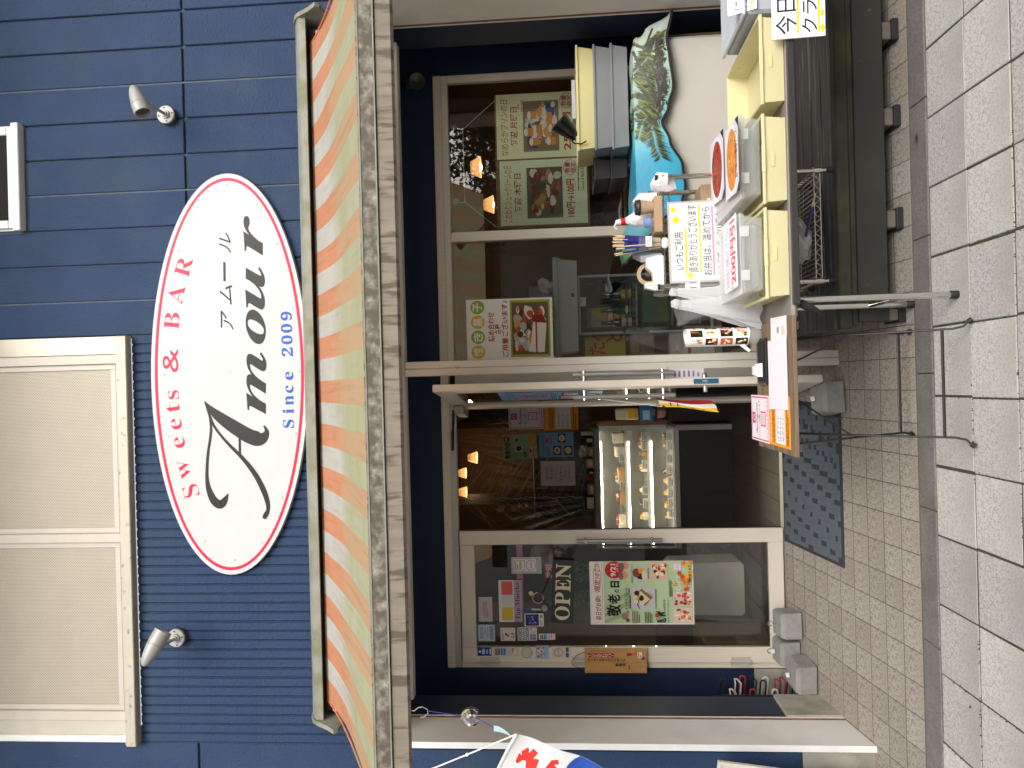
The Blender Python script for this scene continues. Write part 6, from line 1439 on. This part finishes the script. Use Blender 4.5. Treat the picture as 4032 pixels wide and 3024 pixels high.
cake(-.83, Zs[2], .075, .055, spg, crm_, [ber, crm_, grn, ber], 'round cake with red berries on the top tier, first from the white box')
cake(-1.03, Zs[2], .07, .05, spg, cho, [ber, ber, crm_, grn], 'round cake with pink fruit on the top tier, second from the white box')
cake(-1.25, Zs[2], .08, .055, crm_, crm_, [ber, mang, crm_], 'pale round cream cake at the far left of the top tier')
t2 = thing('cake_box', 'white cake box on the top tier beside the round cakes', 'box', (-.6, 6.7, Zs[2])); q = MB(); q.box(-.66, -.57, 6.68, 6.80, Zs[2] + .0005, Zs[2] + .085, crm_, c=.006); q.box(-.655, -.575, 6.676, 6.6795, Zs[2] + .01, Zs[2] + .06, cards_m); q.build('carton', t2)
t2 = thing('cake_box', 'cream and brown boxed roll cake at the right end of the top tier', 'box', (-.5, 6.7, Zs[2])); q = MB(); q.box(-.54, -.45, 6.68, 6.80, Zs[2] + .0005, Zs[2] + .10, mat('paper_box', (.6, .56, .46), r=.6), c=.006); q.build('carton', t2)
for k, (x, bd_, tp, tops, txt) in enumerate(((-.49, crust, crust, [crust], 'brown choux bun at the right end of the middle tier'), (-.56, crust, crm_, [crust, crm_], 'choux bun with cream on the middle tier'), (-.63, crust, cho, [cho, crust], 'chocolate choux bun on the middle tier'), (-.76, crm_, crm_, [mang, crust], 'small cream cup with caramel top on the middle tier'), (-.96, crm_, crm_, [crm_, cho], 'white cream roll on the middle tier'), (-1.06, crm_, cho, [cho, crm_], 'cream slice with chocolate on the middle tier'), (-1.18, crm_, mang, [mang, ber, grn], 'yellow fruit tart on the middle tier'), (-1.33, spg, mang, [mang, ber, mang], 'orange fruit cake at the left of the middle tier'))): cake(x, Zs[1], .034, .045, bd_, tp, tops, txt, 6.70)
for k, (x, bd_, tp, tops, txt) in enumerate(((-.49, cho, cho, [grn, crm_], 'dark cup dessert at the right end of the bottom tier'), (-.57, crm_, cho, [mang, crm_, cho], 'cup dessert with yellow balls on the bottom tier'), (-.80, cho, crm_, [ber, cho, crm_], 'chocolate dessert with a red berry on the bottom tier'), (-.88, crm_, crm_, [crm_, mang], 'yellow cream slice on the bottom tier'), (-.98, crm_, mang, [mang, crm_], 'mango slice on the bottom tier'), (-1.08, crust, mang, [mang], 'caramel pastry on the bottom tier'), (-1.18, crm_, crm_, [ber, grn], 'white cream cup with red fruit on the bottom tier'), (-1.33, crm_, crm_, [crm_, mang], 'pale yellow cup at the left of the bottom tier'))): cake(x, Zs[0], .03, .04, bd_, tp, tops, txt, 6.72)
for k, x in enumerate((-.50, -.585, -.69, -.79, -.89, -.98, -1.07, -1.16)): price(x - .02, .70, k)
for k, x in enumerate((-.52, -.60, -.76, -.98, -1.10)): price(x, Zs[1] - .005, 10 + k)
for k, x in enumerate((-.70, -.94, -1.14)): price(x, Zs[2] - .005, 20 + k)
# on top of the case
for x0, x1, z1, c_, txt, nm in ((-.46, -.43, 1.49, '#c9c4b4', 'thin cream card standing at the right end of the showcase top', 'card'), (-.53, -.475, 1.46, '#1c2a4a', 'dark blue box with round white badge on the showcase top', 'box'), (-.64, -.56, 1.43, '#b09a6a', 'tan snack box on the showcase top', 'box'), (-.74, -.66, 1.45, '#c48a84', 'pink snack box on the showcase top', 'box'), (-.80, -.76, 1.44, '#3a2a22', 'small dark jar shaped box on the showcase top', 'box'), (-.87, -.81, 1.43, '#a82a24', 'red round tin on the showcase top', 'tin'), (-.97, -.88, 1.44, '#9a8468', 'beige printed box on the showcase top', 'box'), (-1.10, -.98, 1.47, '#1a1614', 'black box at the left of the showcase top', 'box')):
    q = MB()
    if nm == 'tin': q.lathe([(.028, 0), (.028, .045), (.02, .05)], ((x0 + x1) / 2, 6.62, 1.3825), (0, 0, 1), K(c_), n=18)
    else: q.box(x0, x1, 6.58, 6.66, 1.3825, z1, K(c_), c=.003)
    if nm != 'tin': q.box(x0 + .012, x1 - .012, 6.578, 6.5798, 1.39, z1 - .02, K('#cfc6b4'))
    one(q, {'box': 'snack_box', 'card': 'counter_card', 'tin': 'red_tin'}[nm], txt, nm)
one(crumple(-.60, 6.66, 1.47, .05, .03, .04, 6, mat('sweet_film', (.6, .55, .55), r=.12, spec=.9), 31, .35), 'sweet_bag', 'clear bag of wrapped sweets above the tan snack box', 'bag')
one(MB().box(-.405, -.395, 6.5, 6.9, 1.33, 1.40, mat('green_tape', (.03, .30, .05), r=.5)), 'green_tape', 'bright green tape along the right end of the showcase top', 'tape')
# side shelf with sanitiser and bags between showcase and door
t_ = thing('side_stand', 'dark narrow stand with goods between the showcase and the open door', 'stand', (-.3, 6.9, IZ))
q = MB(); q.box(-.36, .1, 6.7, 7.05, IZ + .001, .70, mat('stand_dark_red', (.03, .012, .011), r=.5)); q.box(-.36, .1, 6.68, 7.05, .7005, .72, bw); q.build('body', t_)
one(MB().box(-.34, -.24, 6.72, 6.78, .98, 1.18, K('#d8d0b8'), c=.01).box(-.335, -.245, 6.715, 6.7195, 1.0, 1.07, K('#d8a82c')), 'paper_carrier', 'white carrier bag with sunflower print beside the showcase', 'bag')
one(MB().box(-.35, -.22, 6.70, 6.72, .86, .97, K('#2f7fc4')).box(-.34, -.26, 6.698, 6.6998, .885, .945, K('#bcd4e8')), 'hand_sign', 'blue square hygiene sign beside the showcase', 'sign')
one(MB().box(-.36, .1, 6.70, 7.0, .82, .835, bw), 'side_shelf', 'dark shelf under the blue hygiene sign', 'shelf')
q = crumple(-.28, 6.8, .79, .06, .05, .06, 7, mat('pink_bag', (.42, .2, .18), r=.4), 41, .12); one(q, 'pink_bag', 'rounded pink wrapped bag on the dark stand', 'bag')
# transparent film curtain with posters
def film2(u, v):
    x = -1.45 + 1.35 * u; z = 1.40 + 1.28 * v
    c_ = (-.98, 1.40 + .6); d = math.hypot(x + .99, 0)
    f = math.sin(46 * (x + .99) / (.25 + v) ) * .006 * (1 - .4 * v) + .005 * math.sin(60 * v + 9 * x) * math.exp(-(d / .15) ** 2)
    return (x, 6.73 + f + .012 * math.exp(-(d / .02) ** 2), z)
q = MB(); q.grid(film2, 150, 40, glass('curtain_film', (.86, .85, .82), 1.75, .12)); cur = tag(q.build('film_curtain', None, (-.75, 6.73, 1.4)), 'clear creased film curtain hanging above the cake showcase', 'curtain')
cur['o'] = list(cur.location)
q = MB(); rr = random.Random(77); cm = mat('film_crease_highlight', (.75, .70, .62), r=.2, alpha=.42, transl=.3, var=0)  # whitish ribs: the highlights along the film's creases, put into their colour
for k in range(70):
    z0 = 2.62 - 1.15 * rr.random(); x0 = -1.01 + rr.gauss(0, .008); l = rr.uniform(.15, .55); sl2 = rr.uniform(.35, .95)
    if k % 3 == 2: x1, z1 = x0 - l * .6, z0 - l * sl2 * 1.1
    else: x1, z1 = x0 + l, z0 - l * sl2
    z1 = max(z1, 1.42); q.tube([(x0, 6.722, z0), ((x0 + x1) / 2, 6.719, (z0 + z1) / 2 + .008), (x1, 6.722, z1)], [.0006, .0017, .0006], cm, n=4)
for k in range(26):
    x0 = -.62 + .5 * rr.random(); z0 = rr.uniform(1.9, 2.62); q.tube([(x0, 6.722, z0), (x0 + rr.uniform(-.03, .03), 6.719, z0 - .15), (x0 + rr.uniform(-.05, .05), 6.722, z0 - rr.uniform(.25, .5))], [.0006, .0016, .0006], cm, n=4)
for k in range(30): z0 = 1.42 + 1.2 * k / 30; q.tube([(-1.012 + rr.gauss(0, .006), 6.718, z0), (-1.005 + rr.gauss(0, .008), 6.717, z0 + .05)], .0025, cm, n=4)
tag(q.build('crease_highlight', cur), kind='stuff')
PY = 6.70
one(insta(.225, .305).mesh((-.40, PY, 1.812)), 'follow_poster', 'white poster with crimson frame and script heading, right on the film curtain', 'poster')
one(orange_sheet(.225, .305).mesh((-.415, PY, 1.505)), 'points_poster', 'orange poster with pale panel, lowest right on the film curtain', 'poster')
P = Print(.222, .305, K('#9fb489')); P.text('敬老の日', .06, .78, .68, .94, ink_b, .03); P.disc(.83, .88, .14, .09, K('#b82c2c')); P.text('9/21', .74, .86, .92, .91, wht, .02); P.rect(.3, .42, .6, .66, K('#c4c2c4')); P.disc(.45, .53, .1, .08, K('#4a3424')); P.rect(.66, .5, .9, .68, K('#c9c2b4')); P.disc(.78, .58, .08, .06, K('#7a4a2c')); P.pic(.04, .04, .5, .24, K('#d8b8a4'), [K('#b8402c'), K('#e0a070'), K('#7a3024')], 16, 5, .3); P.pic(.52, .04, .96, .24, K('#d89a5a'), [K('#e07a2c'), K('#d8502c'), K('#f0c04a')], 16, 6, .3); P.text('感謝', .1, .3, .3, .42, ink_b, .02)
one(P.mesh((-.662, PY, 1.868), (1, 0, .04), (-.04, 0, 1)), 'small_holiday_poster', 'smaller copy of the green holiday poster, top on the film curtain', 'poster')
P = Print(.216, .300, K('#86a8d0')); P.text('こだわりかき氷', .06, .84, .94, .92, K('#26365a')); P.text('氷', .55, .70, .8, .84, K('#c8303a'), .03); P.text('500円', .5, .62, .92, .69, K('#c8303a'), .02); P.lines(.06, .68, .45, .8, 4, ink_b, 3)
for x, y, c_ in ((.27, .48, '#d8684a'), (.77, .34, '#e8a86a'), (.27, .16, '#e0d08a')): P.rect(x - .18, y - .11, x + .18, y + .11, K('#26201e')); P.disc(x, y, .14, .09, K('#efe6d6')); P.disc(x, y + .01, .08, .05, K(c_))
one(P.mesh((-.652, PY, 1.553)), 'ice_menu_poster', 'blue shaved ice menu poster in the middle of the film curtain', 'poster')
P = Print(.218, .302, K('#cfc8cc')); P.text('店内利用', .25, .78, .75, .86, K('#c24a5a'), .01); P.text('ランチ♪', .26, .64, .74, .73, ink_b, .01); P.text('カフェ♪', .26, .50, .74, .60, K('#d8a04a'), .01); P.text('ディナー♪', .2, .36, .8, .46, K('#3a3a70'), .01); P.text('随時利用', .36, .25, .64, .32, K('#c24a5a')); P.text('出来ます!!', .26, .14, .74, .22, K('#c24a5a'))
one(P.mesh((-.904, PY, 1.545)), 'eat_in_notice', 'white notice with coloured words for lunch, cafe and dinner, lowest left on the film curtain', 'notice')
one(MB().box(-.08, .1, 6.75, 6.78, 1.3, 1.55, mat('tan_carton', (.34, .24, .13), r=.8)), 'brown_cartons', 'stack of tan cartons right of the orange poster', 'carton')
# lamps: lit bulbs inside the shop
bulb = mat('warm_bulb', (1, .8, .5), emis=(1, .70, .36), es=9, var=0)
shd = mat('lamp_shade_warm', (.50, .36, .22), r=.6, transl=.35)
def pend(x, y, z, r_, label, power, h=.09):
    t_ = thing('pendant_lamp', label, 'lamp', (x, y, z), 'lit pendant lamps'); q = MB(); q.tube([(x, y, z + .1), (x, y, 2.775)], .003, dark_rub, n=5); q.build('cable', t_)
    q = MB(); q.lathe([(r_ * .55, h), (r_, 0)], (x, y, z), (0, 0, 1), shd, n=20, cap=False); q.build('lamp_shade', t_)
    q = MB(); q.ball((x, y, z + h * .3), r_ * .42, bulb, n=12); q.build('bulb', t_)
    l = bpy.data.lights.new('pendant_lamp_light', 'POINT'); l.energy = power * .4; l.color = (1, .66, .34); l.shadow_soft_size = .04
    lo = bpy.data.objects.new('pendant_lamp_light', l); COL.objects.link(lo); lo.location = (0, 0, -.03); lo.parent = t_
pend(2.01, 7.0, 2.34, .10, 'warm lit pendant lamp, the nearer to the right wall, seen over the pudding poster', 4)
pend(1.66, 7.0, 2.23, .085, 'warm lit pendant lamp hanging lower over the pale green poster', 3)
pend(-.715, 7.45, 2.50, .06, 'warm lit pendant lamp seen through the film curtain above the green poster', 3)
pend(-.87, 7.5, 2.62, .055, 'warm lit pendant lamp closest to the ceiling behind the film curtain', 2.5)
pend(-1.06, 7.5, 2.62, .055, 'warm lit pendant lamp at the left behind the film curtain', 2.5)
# white appliance and boxes behind the left door
q = MB()
o_ = []
pr = [(-1.48, .235), (-1.86, .235), (-1.88, .26), (-1.87, .80), (-1.85, .83), (-1.50, .83), (-1.47, .80), (-1.455, .27)]
q.prism([(x, 6.15, z) for x, z in pr], (0, .3, 0), mat('appliance_white', (.78, .75, .66), r=.35)); one(q, 'air_purifier', 'white rounded appliance on the floor behind the left door', 'appliance')
one(MB().box(-2.1, -1.8, 5.3, 5.8, IZ, .7, wd_b, c=.004), 'wooden_stool', 'brown wooden stand behind the hinge side of the left door', 'stand')
one(MB().box(-2.2, -1.72, 5.5, 6.0, 1.0, 2.5, mat('shelf_wood', (.13, .07, .03), r=.6, var=.2), c=.004), 'wood_shelving', 'brown wooden shelving behind the sticker side of the left door', 'shelving')
pot = thing('potted_plant', 'bright green leafy plant behind the left door glass', 'plant', (-1.35, 5.35, 1.4))
q = MB(); rr = random.Random(6)
for cx_, cz_ in ((-1.33, 1.52), (-1.52, 1.52), (-1.62, 2.24)):
    for k in range(160):
        a = rr.uniform(0, 6.28); d = rr.random() ** .5 * .07; x, y, z = cx_ + d * math.cos(a), 5.35 + d * .5 * math.sin(a), cz_ + rr.uniform(-.06, .07); A = rr.uniform(0, 6.28); l = rr.uniform(.008, .016)
        q.add([(x - l * math.cos(A), y, z - l * math.sin(A)), (x + l * .4 * math.sin(A), y - .004, z - l * .4 * math.cos(A)), (x + l * math.cos(A), y, z + l * math.sin(A)), (x - l * .4 * math.sin(A), y + .004, z + l * .4 * math.cos(A))], [(0, 1, 2, 3)], mat('bright_leaf', (.12, .22, .03), r=.5, transl=.3))
q.build('foliage', pot)

# ------------------------------------------------------------------ across the street, seen only in the glass
t_ = thing('opposite_building', 'tan ribbed building across the street mirrored in the window', 'building', (0, -9, -.3))
q = MB(); q.box(-14, -2.6, -12, -9, -.4, 4.6, mat('opposite_white_wall', (.80, .79, .75), r=.8, var=.15, vsc=1)); q.build('wall', t_)
q = MB(); q.box(-2.6, 4.2, -12, -9.02, -.4, 3.4, mat('opposite_tan_wall', (.60, .53, .42), r=.85, var=.12, vsc=2)); q.build('wall', t_)
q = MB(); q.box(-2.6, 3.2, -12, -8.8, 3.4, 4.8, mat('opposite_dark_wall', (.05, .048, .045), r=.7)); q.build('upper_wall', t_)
q = MB()
for k in range(66): x = -2.55 + .1 * k; q.box(x, x + .06, -9.02, -8.97 - .02 * (k % 3), -.3, 2.6, mat('opposite_rib', (.55, .49, .39), r=.85, var=.15))
tag(q.build('wall_ribs', t_), kind='stuff')
q = MB(); q.box(4.2, 14, -12, -9.1, -.4, 3.3, mat('opposite_grey_wall', (.10, .095, .08), r=.8)); q.build('lower_wall', t_)  # low wall in one even dark grey
for tx, ty, hgt, rad, lab_ in ((5.0, -6.6, 3.2, 1.7, 'leafy street tree across the road mirrored in the right window'), (7.4, -7.4, 3.6, 1.7, 'leafy street tree farther right across the road, mirrored at the window edge'), (-7.3, -7.2, 4.0, 1.5, 'leafy street tree across the road mirrored in the left door')):
    t_ = thing('street_tree', lab_, 'tree', (tx, ty, -.1), 'street trees')
    q = MB(); q.tube([(tx, ty, -.1), (tx + .05, ty, 1.0), (tx, ty, 2.2), (tx - .05, ty, hgt + .6)], [.11, .09, .07, .02], mat('bark', (.09, .07, .05), r=.9, var=.3, bump=.5, bs=20), n=8)
    rr = random.Random(int(tx * 10))
    for k in range(6):
        a = k * 1.05; q.tube([(tx, ty, 1.7 + .2 * k), (tx + .5 * math.cos(a), ty + .5 * math.sin(a), 2.3 + .25 * k), (tx + 1.0 * math.cos(a), ty + 1.0 * math.sin(a), 2.6 + .3 * k)], [.045, .03, .01], mat('bark'), n=6)
    q.build('trunk', t_)
    q = MB(); lm = [mat('leaf_dark', (.035, .07, .018), r=.5, transl=.3), mat('leaf_mid', (.06, .11, .025), r=.5, transl=.3)]
    cl = [(tx + rad * rr.gauss(0, .45), ty + rad * rr.gauss(0, .4), hgt + rr.gauss(0, .55)) for _ in range(26)]
    for k in range(5200):
        c_ = cl[k % 26]; x, y, z = (c_[i] + rr.gauss(0, .2) for i in range(3)); l = rr.uniform(.05, .10); v = [Vector((rr.gauss(0, 1), rr.gauss(0, 1), rr.gauss(0, 1))).normalized() * l for _ in range(2)]
        q.add([(x, y, z), (x + v[0].x, y + v[0].y, z + v[0].z), (x + v[0].x + v[1].x, y + v[0].y + v[1].y, z + v[0].z + v[1].z), (x + v[1].x, y + v[1].y, z + v[1].z)], [(0, 1, 2, 3)], lm[k % 2])
    q.build('crown', t_)

for o in bpy.data.objects:
    if 'o' in o: del o['o']
